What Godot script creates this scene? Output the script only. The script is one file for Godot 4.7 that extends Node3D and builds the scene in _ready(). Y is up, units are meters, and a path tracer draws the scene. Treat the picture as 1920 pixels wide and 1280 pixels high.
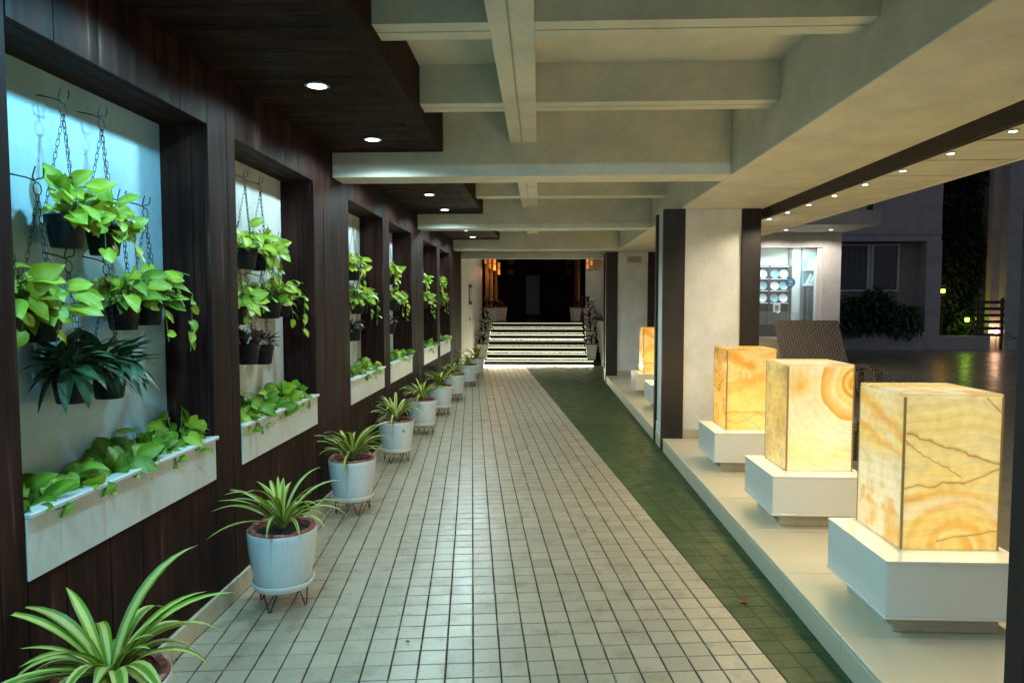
extends Node3D
# A covered hotel walkway at night. x runs right, y up; depths d are metres ahead of the camera, so z = -d.

var M := {}
var used := {}
var rng := RandomNumberGenerator.new()
var blank: ImageTexture

const ORD := ["first", "second", "third", "fourth", "fifth", "sixth", "seventh", "eighth", "ninth", "tenth", "eleventh", "twelfth", "thirteenth"]
const WALL := -1.44     # face of the boarded wall
const BACK := -1.655    # plaster at the back of the niches
const KERB := 1.16      # edge of the raised platform
const PLAT := 0.12      # height of the platform

# ------------------------------------------------------------------ helpers

func V(x: float, y: float, d: float) -> Vector3:
	return Vector3(x, y, -d)

func lin(r: float, g: float, b: float, a := 1.0) -> Color:
	var c := Color(r, g, b).linear_to_srgb()
	c.a = a
	return c

func new_st() -> SurfaceTool:
	var st := SurfaceTool.new()
	st.begin(Mesh.PRIMITIVE_TRIANGLES)
	return st

# corners counter-clockwise as seen from outside
func quad(st: SurfaceTool, a: Vector3, b: Vector3, c: Vector3, d: Vector3, ua := Vector2.ZERO, ub := Vector2.ZERO, uc := Vector2.ZERO, ud := Vector2.ZERO) -> void:
	var n := (b - a).cross(c - a)
	if n.length() < 1e-12:
		n = (c - a).cross(d - a)
	n = n.normalized()
	var p := [a, c, b, a, d, c]
	var u := [ua, uc, ub, ua, ud, uc]
	for i in 6:
		st.set_normal(n)
		st.set_uv(u[i])
		st.add_vertex(p[i])

func tri(st: SurfaceTool, a: Vector3, b: Vector3, c: Vector3) -> void:
	var n := (b - a).cross(c - a).normalized()
	for p in [a, c, b]:
		st.set_normal(n)
		st.set_uv(Vector2.ZERO)
		st.add_vertex(p)

# box between depths d0 < d1
func bx(st: SurfaceTool, x0: float, x1: float, y0: float, y1: float, d0: float, d1: float) -> void:
	cbx(st, Vector3(x0, y0, -d1), Vector3(x1, y1, -d0), 0.0)

# box with chamfered edges
func cbx(st: SurfaceTool, lo: Vector3, hi: Vector3, c: float) -> void:
	var m := (lo + hi) * 0.5
	var h := (hi - lo) * 0.5
	if c <= 0.0:
		for ax in 3:
			for s in [-1.0, 1.0]:
				var n := Vector3.ZERO; n[ax] = s
				var u := Vector3.ZERO; u[(ax + 1) % 3] = 1.0
				var w := n.cross(u)
				var o := m + n * h
				var uu := u * h
				var ww := w * h
				quad(st, o - uu - ww, o + uu - ww, o + uu + ww, o - uu + ww)
		return
	c = minf(c, minf(h.x, minf(h.y, h.z)) * 0.9)
	var k := h - Vector3(c, c, c)
	for ax in 3:
		var b := (ax + 1) % 3
		var e := (ax + 2) % 3
		for s in [-1.0, 1.0]:
			var n := Vector3.ZERO; n[ax] = s
			var u := Vector3.ZERO; u[b] = 1.0
			var w := n.cross(u)
			var o := m + n * h[ax]
			var uu := u * k
			var ww := w * k
			quad(st, o - uu - ww, o + uu - ww, o + uu + ww, o - uu + ww)
		for s in [-1.0, 1.0]:
			for t in [-1.0, 1.0]:
				# edge along ax, between faces b(s) and e(t)
				var p := Vector3.ZERO; p[b] = s * h[b]; p[e] = t * k[e]
				var q := Vector3.ZERO; q[b] = s * k[b]; q[e] = t * h[e]
				var r := Vector3.ZERO; r[ax] = k[ax]
				var a0 := m + p - r
				var a1 := m + p + r
				var b1 := m + q + r
				var b0 := m + q - r
				var out := Vector3.ZERO; out[b] = s; out[e] = t
				if (a1 - a0).cross(b1 - a0).dot(out) > 0.0:
					quad(st, a0, a1, b1, b0)
				else:
					quad(st, a0, b0, b1, a1)
	for sx in [-1.0, 1.0]:
		for sy in [-1.0, 1.0]:
			for sz in [-1.0, 1.0]:
				var a := m + Vector3(sx * h.x, sy * k.y, sz * k.z)
				var b := m + Vector3(sx * k.x, sy * h.y, sz * k.z)
				var e := m + Vector3(sx * k.x, sy * k.y, sz * h.z)
				if (b - a).cross(e - a).dot(Vector3(sx, sy, sz)) > 0.0:
					tri(st, a, b, e)
				else:
					tri(st, a, e, b)

func box_mesh(x0: float, x1: float, y0: float, y1: float, d0: float, d1: float, c := 0.0) -> ArrayMesh:
	var st := new_st()
	cbx(st, Vector3(x0, y0, -d1), Vector3(x1, y1, -d0), c)
	return st.commit()

# tube along points; r may be a number or an array
func tube(st: SurfaceTool, pts: Array, r: Variant, n := 6, closed := false) -> void:
	var rings := []
	var cnt := pts.size()
	var prev := Vector3.ZERO
	for i in cnt:
		var a: Vector3 = pts[(i - 1 + cnt) % cnt] if closed else pts[maxi(i - 1, 0)]
		var b: Vector3 = pts[(i + 1) % cnt] if closed else pts[mini(i + 1, cnt - 1)]
		var t := (b - a).normalized()
		var u := prev
		if u == Vector3.ZERO:
			u = Vector3.UP if absf(t.y) < 0.9 else Vector3.RIGHT
		u = (u - t * u.dot(t)).normalized()
		prev = u
		var w := t.cross(u)
		var ring := []
		var rr: float = r[i] if r is Array else r
		for j in n:
			var an := TAU * j / n
			var off := u * cos(an) + w * sin(an)
			ring.append([pts[i] + off * rr, off])
		rings.append(ring)
	for i in (cnt if closed else cnt - 1):
		var A: Array = rings[i]
		var B: Array = rings[(i + 1) % cnt]
		for j in n:
			var k := (j + 1) % n
			for v in [A[j], B[k], A[k], A[j], B[j], B[k]]:
				st.set_normal(v[1])
				st.set_uv(Vector2.ZERO)
				st.add_vertex(v[0])
	if not closed:
		for e in [[rings[0], -1.0], [rings[cnt - 1], 1.0]]:
			var ring: Array = e[0]
			for j in range(1, n - 1):
				if e[1] > 0:
					tri(st, ring[0][0], ring[j][0], ring[j + 1][0])
				else:
					tri(st, ring[0][0], ring[j + 1][0], ring[j][0])

# profile of Vector2(radius, height) turned about y; sharp = true gives flat bands
func lathe(st: SurfaceTool, prof: Array, n := 32, at := Vector3.ZERO) -> void:
	var cnt := prof.size()
	for i in cnt - 1:
		var p: Vector2 = prof[i]
		var q: Vector2 = prof[i + 1]
		var t := q - p
		if t.length() < 1e-9:
			continue
		var nn := Vector2(t.y, -t.x).normalized()
		var n0 := nn
		var n1 := nn
		if i > 0:
			var t0: Vector2 = p - prof[i - 1]
			var m0 := Vector2(t0.y, -t0.x).normalized()
			if m0.dot(nn) > 0.6: n0 = (nn + m0).normalized()
		if i < cnt - 2:
			var t1: Vector2 = prof[i + 2] - q
			var m1 := Vector2(t1.y, -t1.x).normalized()
			if m1.dot(nn) > 0.6: n1 = (nn + m1).normalized()
		for j in n:
			var a0 := TAU * j / n
			var a1 := TAU * (j + 1) / n
			var e0 := Vector3(cos(a0), 0, sin(a0))
			var e1 := Vector3(cos(a1), 0, sin(a1))
			var vs := [
				[e0 * p.x + Vector3(0, p.y, 0), e0 * n0.x + Vector3(0, n0.y, 0)],
				[e1 * p.x + Vector3(0, p.y, 0), e1 * n0.x + Vector3(0, n0.y, 0)],
				[e1 * q.x + Vector3(0, q.y, 0), e1 * n1.x + Vector3(0, n1.y, 0)],
				[e0 * q.x + Vector3(0, q.y, 0), e0 * n1.x + Vector3(0, n1.y, 0)]]
			var uv := [Vector2(float(j) / n, p.y), Vector2(float(j + 1) / n, p.y), Vector2(float(j + 1) / n, q.y), Vector2(float(j) / n, q.y)]
			for k in [0, 1, 2, 0, 2, 3]:
				st.set_normal(vs[k][1])
				st.set_uv(uv[k])
				st.add_vertex(at + vs[k][0])

func numbered(called: String) -> String:
	var k: int = used.get(called, 0)
	used[called] = k + 1
	return called if k == 0 else "%s_%03d" % [called, k]

func tag(o: Node, label: String, category: String, group := "") -> void:
	o.set_meta("label", label)
	o.set_meta("category", category)
	if group: o.set_meta("group", group)

func thing(called: String, label: String, category: String, at := Vector3.ZERO, group := "") -> Node3D:
	var o := Node3D.new()
	o.name = numbered(called)
	add_child(o)
	o.position = at
	tag(o, label, category, group)
	return o

func structure(called: String) -> Node3D:
	var o := Node3D.new()
	o.name = numbered(called)
	add_child(o)
	o.set_meta("kind", "structure")
	return o

func part(parent: Node, called: String, mesh: Mesh, m: Material, at := Vector3.ZERO) -> MeshInstance3D:
	var o := MeshInstance3D.new()
	o.name = called
	o.mesh = mesh
	o.material_override = m
	o.position = at
	parent.add_child(o, true)
	return o

func partx(parent: Node, called: String, mesh: Mesh, m: Material, t: Transform3D) -> MeshInstance3D:
	var o := part(parent, called, mesh, m)
	o.transform = t
	return o

func plank(parent: Node, called: String, x0: float, x1: float, y0: float, y1: float, d0: float, d1: float, m: Material, c := 0.002) -> MeshInstance3D:
	var mid := V((x0 + x1) / 2, (y0 + y1) / 2, (d0 + d1) / 2) - (parent as Node3D).position
	return part(parent, called, box_mesh(-(x1 - x0) / 2, (x1 - x0) / 2, -(y1 - y0) / 2, (y1 - y0) / 2, -(d1 - d0) / 2, (d1 - d0) / 2, c), m, mid)

# ------------------------------------------------------------------ textures and materials

func noise_img(w: int, h: int, freq: float, oct: int, sd: int) -> PackedByteArray:
	var n := FastNoiseLite.new()
	n.noise_type = FastNoiseLite.TYPE_SIMPLEX_SMOOTH
	n.seed = sd
	n.frequency = freq
	n.fractal_octaves = oct
	var im := n.get_seamless_image(w, h)
	im.convert(Image.FORMAT_L8)
	return im.get_data()

func grey_image(data: PackedByteArray, w: int, h: int, lo: float, hi: float, tint := Vector3.ONE) -> Image:
	var out := PackedByteArray()
	out.resize(w * h * 3)
	for i in w * h:
		var v := lerpf(lo, hi, data[i] / 255.0) * 255.0
		out[i * 3] = clampi(int(v * tint.x), 0, 255)
		out[i * 3 + 1] = clampi(int(v * tint.y), 0, 255)
		out[i * 3 + 2] = clampi(int(v * tint.z), 0, 255)
	return Image.create_from_data(w, h, false, Image.FORMAT_RGB8, out)

func mat(called: String, c: Color, rough := 0.6, spec := 0.5) -> StandardMaterial3D:
	var m := StandardMaterial3D.new()
	m.resource_name = called
	m.albedo_color = c
	m.roughness = rough
	m.metallic_specular = spec
	M[called] = m
	return m

func triplanar(m: StandardMaterial3D, scale: Vector3, offset := Vector3.ZERO, world := true) -> void:
	m.uv1_triplanar = true
	m.uv1_world_triplanar = world
	m.uv1_scale = scale
	m.uv1_offset = offset
	m.uv1_triplanar_sharpness = 8.0

func bump_tex(data: PackedByteArray, w: int, h: int, strength: float) -> ImageTexture:
	var im := Image.create_from_data(w, h, false, Image.FORMAT_L8, data)
	im.convert(Image.FORMAT_RGBA8)
	im.bump_map_to_normal_map(strength)
	return ImageTexture.create_from_image(im)

func glow(called: String, c: Color, energy: float) -> StandardMaterial3D:
	var m := mat(called, lin(0.8, 0.8, 0.8), 0.4)
	m.emission_enabled = true
	m.emission = c
	m.emission_energy_multiplier = energy
	return m

func make_materials() -> void:
	# weathered dark boards: long streaks of grain, scuffs
	var g1 := noise_img(512, 64, 0.035, 4, 11)
	var g2 := noise_img(512, 128, 0.012, 3, 12)
	var big := noise_img(256, 256, 0.012, 4, 13)
	var im1 := Image.create_from_data(512, 64, false, Image.FORMAT_L8, g1)
	im1.resize(512, 512, Image.INTERPOLATE_CUBIC)
	var im2 := Image.create_from_data(512, 128, false, Image.FORMAT_L8, g2)
	im2.resize(512, 512, Image.INTERPOLATE_CUBIC)
	var im3 := Image.create_from_data(256, 256, false, Image.FORMAT_L8, big)
	im3.resize(512, 512, Image.INTERPOLATE_CUBIC)
	var d1 := im1.get_data()
	var d2 := im2.get_data()
	var d3 := im3.get_data()
	var px := PackedByteArray()
	px.resize(512 * 512 * 3)
	var ht := PackedByteArray()
	ht.resize(512 * 512)
	var rg := PackedByteArray()
	rg.resize(512 * 512)
	for i in 512 * 512:
		var a := d1[i] / 255.0
		var b := d2[i] / 255.0
		var c := d3[i] / 255.0
		var v := 0.50 + 0.20 * (a - 0.5) + 0.14 * (b - 0.5) + 0.40 * (c - 0.5)
		var scuff := clampf((a - 0.72) * 5.0, 0.0, 1.0) * clampf((c - 0.6) * 6.0, 0.0, 1.0)
		px[i * 3] = clampi(int((v * 0.98 + scuff * 0.35) * 255), 0, 255)
		px[i * 3 + 1] = clampi(int((v * (0.86 + 0.1 * c) + scuff * 0.38) * 255), 0, 255)
		px[i * 3 + 2] = clampi(int((v * (0.82 + 0.14 * c) + scuff * 0.40) * 255), 0, 255)
		ht[i] = clampi(int((0.6 * a + 0.4 * b) * 255), 0, 255)
		rg[i] = clampi(int((0.45 + 0.35 * c + 0.2 * a) * 255), 0, 255)
	var wim := Image.create_from_data(512, 512, false, Image.FORMAT_RGB8, px)
	var wood := ImageTexture.create_from_image(wim)
	var wood_n := bump_tex(ht, 512, 512, 2.0)
	var wim2: Image = wim.duplicate()
	wim2.rotate_90(CLOCKWISE)
	var wood2 := ImageTexture.create_from_image(wim2)
	var him := Image.create_from_data(512, 512, false, Image.FORMAT_L8, ht)
	him.rotate_90(CLOCKWISE)
	var wood2_n := bump_tex(him.get_data(), 512, 512, 2.0)
	var wood_r := ImageTexture.create_from_image(Image.create_from_data(512, 512, false, Image.FORMAT_L8, rg))
	var tones := [Vector3(0.125, 0.058, 0.045), Vector3(0.114, 0.054, 0.043), Vector3(0.135, 0.060, 0.045), Vector3(0.108, 0.053, 0.043)]
	for k in 4:
		for way in 2:      # 0 grain runs up, 1 grain runs along x
			var t: Vector3 = tones[k]
			var m := mat("wood_%d_%d" % [way, k], lin(t.x, t.y, t.z), 0.95)
			m.albedo_texture = wood if way == 0 else wood2
			m.normal_enabled = true
			m.normal_texture = wood_n if way == 0 else wood2_n
			m.normal_scale = 0.7
			m.metallic_specular = 0.22
			m.roughness_texture = wood_r
			triplanar(m, Vector3(1.7, 0.4, 1.7) if way == 0 else Vector3(0.45, 1.7, 1.7), Vector3(0.37 * k, 0.29 * k, 0.53 * k))
	for k in 2:
		var sm: StandardMaterial3D = M["wood_0_%d" % k].duplicate()
		sm.resource_name = "stain_%d" % k
		sm.vertex_color_use_as_albedo = true
		M["stain_%d" % k] = sm
	var frame := mat("frame_brown", lin(0.060, 0.030, 0.025), 0.55)
	frame.albedo_texture = wood
	triplanar(frame, Vector3(1.2, 0.3, 1.2))
	frame.normal_enabled = true
	frame.normal_texture = wood_n
	frame.normal_scale = 0.35

	# plaster with faint mottling and stains
	var pm := noise_img(512, 512, 0.008, 5, 21)
	var ps := noise_img(512, 512, 0.05, 3, 22)
	var pd := PackedByteArray()
	pd.resize(512 * 512 * 3)
	var r2 := RandomNumberGenerator.new()
	r2.seed = 5
	for i in 512 * 512:
		var v := 0.90 + 0.10 * (pm[i] / 255.0 - 0.3) + 0.04 * (ps[i] / 255.0 - 0.5)
		var y := clampf((pm[i] / 255.0 - 0.55) * 1.2, 0.0, 1.0) * 0.05
		pd[i * 3] = clampi(int(v * 255), 0, 255)
		pd[i * 3 + 1] = clampi(int((v - y * 0.4) * 255), 0, 255)
		pd[i * 3 + 2] = clampi(int((v - y) * 255), 0, 255)
	var plim := Image.create_from_data(512, 512, false, Image.FORMAT_RGB8, pd)
	for k in 70:   # fly specks and chips
		var c := r2.randf_range(0.35, 0.75)
		plim.fill_rect(Rect2i(r2.randi() % 508, r2.randi() % 508, 1 + r2.randi() % 2, 1 + r2.randi() % 2), Color(c, c * 0.95, c * 0.88))
	var plaster := ImageTexture.create_from_image(plim)
	var plaster_n := bump_tex(ps, 512, 512, 1.2)
	for e in [["ceiling_paint", Vector3(0.80, 0.79, 0.69), 0.6], ["wall_paint", Vector3(0.84, 0.84, 0.82), 0.55], ["cool_light_paint", Vector3(0.45, 0.69, 0.82), 0.5], ["niche_paint", Vector3(0.72, 0.77, 0.78), 0.5], ["grey_paint", Vector3(0.50, 0.50, 0.51), 0.6], ["olive_paint", Vector3(0.36, 0.34, 0.27), 0.6], ["shop_white", Vector3(0.78, 0.80, 0.80), 0.5], ["pink_paint", Vector3(0.60, 0.52, 0.46), 0.6]]:
		var t: Vector3 = e[1]
		var m := mat(e[0], lin(t.x, t.y, t.z), e[2])
		m.albedo_texture = plaster
		m.normal_enabled = true
		m.normal_texture = plaster_n
		m.normal_scale = 0.25
		triplanar(m, Vector3(0.7, 0.7, 0.7))

	# floor tile glaze: scuffed, stained; colour itself sits in the vertices
	var tn := noise_img(512, 512, 0.010, 5, 31)
	var tf := noise_img(512, 512, 0.08, 3, 32)
	var td := PackedByteArray()
	td.resize(512 * 512 * 3)
	var tr := PackedByteArray()
	tr.resize(512 * 512)
	for i in 512 * 512:
		var a := tn[i] / 255.0
		var f := tf[i] / 255.0
		var dirt := clampf((a - 0.58) * 3.0, 0.0, 1.0) * (0.6 + 0.4 * f)
		var v := 0.97 - 0.06 * (f - 0.3) - 0.12 * dirt
		td[i * 3] = clampi(int(v * 255), 0, 255)
		td[i * 3 + 1] = clampi(int((v - 0.01 * dirt) * 255), 0, 255)
		td[i * 3 + 2] = clampi(int((v - 0.05 * dirt) * 255), 0, 255)
		tr[i] = clampi(int((0.55 + 0.3 * a + 0.2 * (f - 0.5)) * 255), 0, 255)
	var tile_tex := ImageTexture.create_from_image(Image.create_from_data(512, 512, false, Image.FORMAT_RGB8, td))
	var tile_rough := ImageTexture.create_from_image(Image.create_from_data(512, 512, false, Image.FORMAT_L8, tr))
	var tile_n := bump_tex(tf, 512, 512, 0.6)
	for e in [["tile", 0.50], ["tile_painted", 0.75]]:
		var m := mat(e[0], Color.WHITE, e[1])
		m.vertex_color_use_as_albedo = true
		m.albedo_texture = tile_tex
		m.roughness_texture = tile_rough
		m.metallic_specular = 0.5 if e[0] == "tile" else 0.32
		m.normal_enabled = true
		m.normal_texture = tile_n
		m.normal_scale = 0.12
		triplanar(m, Vector3(0.9, 0.9, 0.9))
	var gr := mat("grout", lin(0.036, 0.029, 0.019), 0.95)
	var gb := PackedByteArray()
	gb.resize(512 * 512 * 3)
	for i in 512 * 512:
		var q := 0.42 + 0.10 * (tf[i] / 255.0 - 0.5) + 0.58 * clampf((tn[i] / 255.0 - 0.60) * 9.0, 0.0, 1.0) * (0.4 + 0.6 * tf[i] / 255.0)
		gb[i * 3] = clampi(int(q * 255), 0, 255)
		gb[i * 3 + 1] = clampi(int(q * 250), 0, 255)
		gb[i * 3 + 2] = clampi(int(q * 235), 0, 255)
	gr.albedo_color = lin(0.22, 0.19, 0.14)
	gr.albedo_texture = ImageTexture.create_from_image(Image.create_from_data(512, 512, false, Image.FORMAT_RGB8, gb))
	triplanar(gr, Vector3(1.3, 1.3, 1.3))
	var sl := mat("stone_slab", lin(0.62, 0.525, 0.375), 0.45)
	triplanar(sl, Vector3(0.6, 0.6, 0.6), Vector3(0.2, 0.4, 0.1))
	var bs := mat("base_stone", lin(0.52, 0.46, 0.34), 0.6)
	bs.albedo_texture = tile_tex
	triplanar(bs, Vector3(0.8, 0.8, 0.8), Vector3(0.7, 0.1, 0.3))
	var dk := mat("deck_stone", lin(0.20, 0.18, 0.13), 0.42)
	dk.albedo_texture = tile_tex
	dk.roughness_texture = tile_rough
	triplanar(dk, Vector3(0.35, 0.35, 0.35))
	var gd := mat("ground_earth", lin(0.07, 0.065, 0.05), 0.95)
	gd.albedo_texture = tile_tex
	triplanar(gd, Vector3(0.2, 0.2, 0.2))
	var lac := mat("white_lacquer", lin(0.72, 0.70, 0.64), 0.32)
	lac.roughness_texture = tile_rough
	triplanar(lac, Vector3(1.3, 1.3, 1.3), Vector3(0.3, 0.1, 0.6))
	var trough := mat("trough_white", lin(0.62, 0.65, 0.64), 0.45)
	trough.albedo_texture = plaster
	triplanar(trough, Vector3(1.1, 0.5, 1.1), Vector3(0.5, 0.2, 0.6))
	var cer := mat("glazed_ceramic", lin(0.70, 0.75, 0.77), 0.3)
	cer.clearcoat_enabled = true
	cer.clearcoat = 0.5
	cer.clearcoat_roughness = 0.12
	cer.albedo_texture = plaster
	triplanar(cer, Vector3(1.6, 0.5, 1.6), Vector3(0.1, 0.5, 0.2))
	# terracotta, chipped and blotched
	var kn := noise_img(256, 256, 0.03, 4, 41)
	var kd := PackedByteArray()
	kd.resize(256 * 256 * 3)
	for i in 256 * 256:
		var a := kn[i] / 255.0
		var lt := clampf((a - 0.62) * 5.0, 0.0, 1.0)
		kd[i * 3] = clampi(int((0.62 + 0.3 * a) * 255), 0, 255)
		kd[i * 3 + 1] = clampi(int((0.36 + 0.16 * a + 0.22 * lt) * 255), 0, 255)
		kd[i * 3 + 2] = clampi(int((0.30 + 0.14 * a + 0.22 * lt) * 255), 0, 255)
	var tc := mat("terracotta", lin(0.55, 0.50, 0.50), 0.7)
	tc.albedo_texture = ImageTexture.create_from_image(Image.create_from_data(256, 256, false, Image.FORMAT_RGB8, kd))
	triplanar(tc, Vector3(5, 5, 5))
	var so := mat("soil", lin(0.045, 0.032, 0.022), 0.95)
	so.albedo_texture = grey_tex(kn, 256, 0.3, 1.0)
	so.normal_enabled = true
	so.normal_texture = bump_tex(kn, 256, 256, 8.0)
	triplanar(so, Vector3(6, 6, 6))
	mat("black_plastic", lin(0.008, 0.009, 0.011), 0.45, 0.35)
	mat("dark_wire", lin(0.03, 0.026, 0.022), 0.5).metallic = 0.6
	mat("black_iron", lin(0.012, 0.012, 0.012), 0.5)
	mat("steel", lin(0.55, 0.55, 0.55), 0.3).metallic = 1.0
	mat("stem_green", lin(0.16, 0.26, 0.05), 0.5)
	for e in [["leaf", 0.42, Vector3(0.20, 0.26, 0.02)], ["dark_leaf", 0.42, Vector3(0.015, 0.03, 0.01)]]:
		var m := mat(e[0], Color.WHITE, e[1])
		m.vertex_color_use_as_albedo = true
		m.backlight_enabled = true
		var bl: Vector3 = e[2]
		m.backlight = lin(bl.x, bl.y, bl.z)
		m.metallic_specular = 0.36
	# polished black granite
	var gn := noise_img(256, 256, 0.25, 2, 51)
	var gt := mat("granite", lin(0.022, 0.022, 0.022), 0.22, 0.2)
	gt.albedo_texture = grey_tex(gn, 256, 0.3, 1.0)
	triplanar(gt, Vector3(1.6, 1.6, 1.6))
	mat("riser_granite", lin(0.016, 0.016, 0.015), 0.45, 0.3)
	# woven wicker: over-under strips
	var wd := PackedByteArray()
	wd.resize(128 * 128)
	for y in 128:
		for x in 128:
			var cx := int(x / 16.0)
			var cy := int(y / 16.0)
			var over := (cx + cy) % 2 == 0
			var u := (x % 16) / 16.0
			var w := (y % 16) / 16.0
			var h := sin(u * PI) * (0.5 + 0.5 * sin(w * PI)) if over else sin(w * PI) * (0.5 + 0.5 * sin(u * PI)) * 0.8
			wd[y * 128 + x] = clampi(int(255 * h), 0, 255)
	var wk := mat("wicker", lin(0.17, 0.14, 0.115), 0.45)
	wk.albedo_texture = grey_tex(wd, 128, 0.25, 1.0)
	wk.normal_enabled = true
	wk.normal_texture = bump_tex(wd, 128, 128, 5.0)
	triplanar(wk, Vector3(4.6, 4.6, 4.6), Vector3.ZERO, false)
	var gls := mat("pane_glass", lin(0.85, 0.95, 0.93, 0.08), 0.03)
	gls.transparency = BaseMaterial3D.TRANSPARENCY_ALPHA
	var dg := mat("dark_glass", lin(0.02, 0.03, 0.04), 0.12)
	dg.metallic_specular = 0.6
	mat("frosted_glass", lin(0.02, 0.035, 0.045), 0.35, 0.35)
	mat("curtain", lin(0.10, 0.12, 0.14), 0.9)
	mat("window_frame_white", lin(0.55, 0.57, 0.58), 0.5)
	mat("display_blue", lin(0.25, 0.42, 0.46), 0.35)
	mat("display_white", lin(0.72, 0.75, 0.74), 0.4)
	mat("shelf_dark", lin(0.05, 0.03, 0.03), 0.5)
	mat("sticker_blue", lin(0.03, 0.20, 0.45), 0.4)
	mat("sticker_white", lin(0.7, 0.75, 0.8), 0.5)
	mat("door_wood", lin(0.010, 0.0065, 0.0055), 0.8, 0.2)
	mat("notice_brown", lin(0.09, 0.025, 0.02), 0.5)
	mat("paper", lin(0.55, 0.55, 0.5), 0.8)
	mat("print_grey", lin(0.2, 0.2, 0.2), 0.8)
	mat("red_paint", lin(0.22, 0.015, 0.03), 0.5)
	mat("lantern_wood", lin(0.30, 0.14, 0.05), 0.6)
	mat("tan_panel", lin(0.40, 0.24, 0.12), 0.6)
	mat("petal_red", lin(0.40, 0.02, 0.02), 0.6)
	var rough_stone := mat("pillar_stone", lin(0.55, 0.40, 0.22), 0.8)
	rough_stone.albedo_texture = grey_tex(kn, 256, 0.35, 1.0)
	triplanar(rough_stone, Vector3(3, 5, 3))

func grey_tex(data: PackedByteArray, n: int, lo: float, hi: float) -> ImageTexture:
	return ImageTexture.create_from_image(grey_image(data, n, n, lo, hi))

func wood(way := 0) -> StandardMaterial3D:
	return M["wood_%d_%d" % [way, rng.randi() % 4]]

# ------------------------------------------------------------------ lights of the place

func downlight(called: String, label: String, group: String, at: Vector3, r: float, c: Color, energy: float, shown := 9.0) -> void:
	var t := thing(called, label, "light", at, group)
	var st := new_st()
	lathe(st, [Vector2(r * 1.05, 0.004), Vector2(r * 1.38, 0.004), Vector2(r * 1.42, 0.0), Vector2(r * 1.38, -0.006), Vector2(r * 1.08, -0.008), Vector2(r * 1.0, 0.0), Vector2(r * 1.05, 0.004)], 28)
	part(t, "trim_ring", st.commit(), M.steel)
	var s2 := new_st()
	lathe(s2, [Vector2(0.0, -0.010), Vector2(r * 0.8, -0.0095), Vector2(r * 0.97, -0.007), Vector2(r * 0.98, 0.003), Vector2(0.0, 0.003)], 24)
	part(t, "lens", s2.commit(), glow("lens_glow", c, shown))
	var l := SpotLight3D.new()
	l.name = "beam_light"
	l.light_color = c
	l.light_energy = energy
	l.spot_angle = 80.0
	l.spot_angle_attenuation = 0.35
	l.spot_range = 14.0
	l.spot_attenuation = 2.0
	l.light_size = r
	l.shadow_enabled = true
	l.position = Vector3(0, -0.016, 0)
	l.rotation_degrees.x = -90
	t.add_child(l)

func area_light(parent: Node, at: Vector3, rot: Vector3, size: Vector2, c: Color, energy: float) -> void:
	var l := AreaLight3D.new()
	l.name = "panel_light"
	l.light_color = c
	l.light_energy = energy
	l.area_size = size
	l.shadow_enabled = true
	parent.add_child(l, true)
	l.position = at
	l.rotation_degrees = rot

# ------------------------------------------------------------------ leaves

# A leaf lies along +z, its face to +y. rows: [t, half width share]; colours across s
func leaf_mesh(length: float, width: float, prof: Array, lobe: float, fold: float, droop: float, edge: Color, mid: Color, rib: Color, twist := 0.0, tip := Color(0, 0, 0, 0)) -> ArrayMesh:
	var cols := [-1.0, -0.5, 0.0, 0.5, 1.0]
	var pts := []
	for i in prof.size():
		var t: float = prof[i][0]
		var w: float = prof[i][1] * width * 0.5
		var row := []
		for s in cols:
			var z: float = length * (t - lobe * absf(s) * pow(1.0 - t, 4.0))
			var y: float = fold * absf(s) * w - droop * length * t * t + 0.04 * width * sin(t * 9.0 + s * 2.0) * absf(s)
			var p := Vector3(s * w, y, z)
			if twist != 0.0:
				p = p.rotated(Vector3(0, 0, 1), twist * t)
			row.append(p)
		pts.append(row)
	var st := new_st()
	st.set_smooth_group(0)
	for i in prof.size() - 1:
		for j in 4:
			var a: Vector3 = pts[i][j]
			var b: Vector3 = pts[i][j + 1]
			var c: Vector3 = pts[i + 1][j + 1]
			var d: Vector3 = pts[i + 1][j]
			var ca := [edge, mid, rib, mid, edge]
			for e in [[a, j, i], [b, j + 1, i], [c, j + 1, i + 1], [a, j, i], [c, j + 1, i + 1], [d, j, i + 1]]:
				var col: Color = ca[e[1]]
				if tip.a > 0.0 and prof[e[2]][0] > 0.8:
					col = col.lerp(tip, 0.7)
				st.set_color(col)
				st.add_vertex(e[0])
	st.index()
	st.generate_normals()
	return st.commit()

const HEART := [[0.0, 0.35], [0.1, 0.82], [0.25, 1.0], [0.45, 0.95], [0.65, 0.72], [0.84, 0.36], [0.94, 0.13], [1.0, 0.0]]
const LANCE := [[0.0, 0.12], [0.12, 0.55], [0.3, 0.92], [0.5, 1.0], [0.7, 0.8], [0.86, 0.45], [1.0, 0.0]]

var lime := []
var green := []
var lance := []
var purple := []
var strap := []
var dark_strap := []

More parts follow.
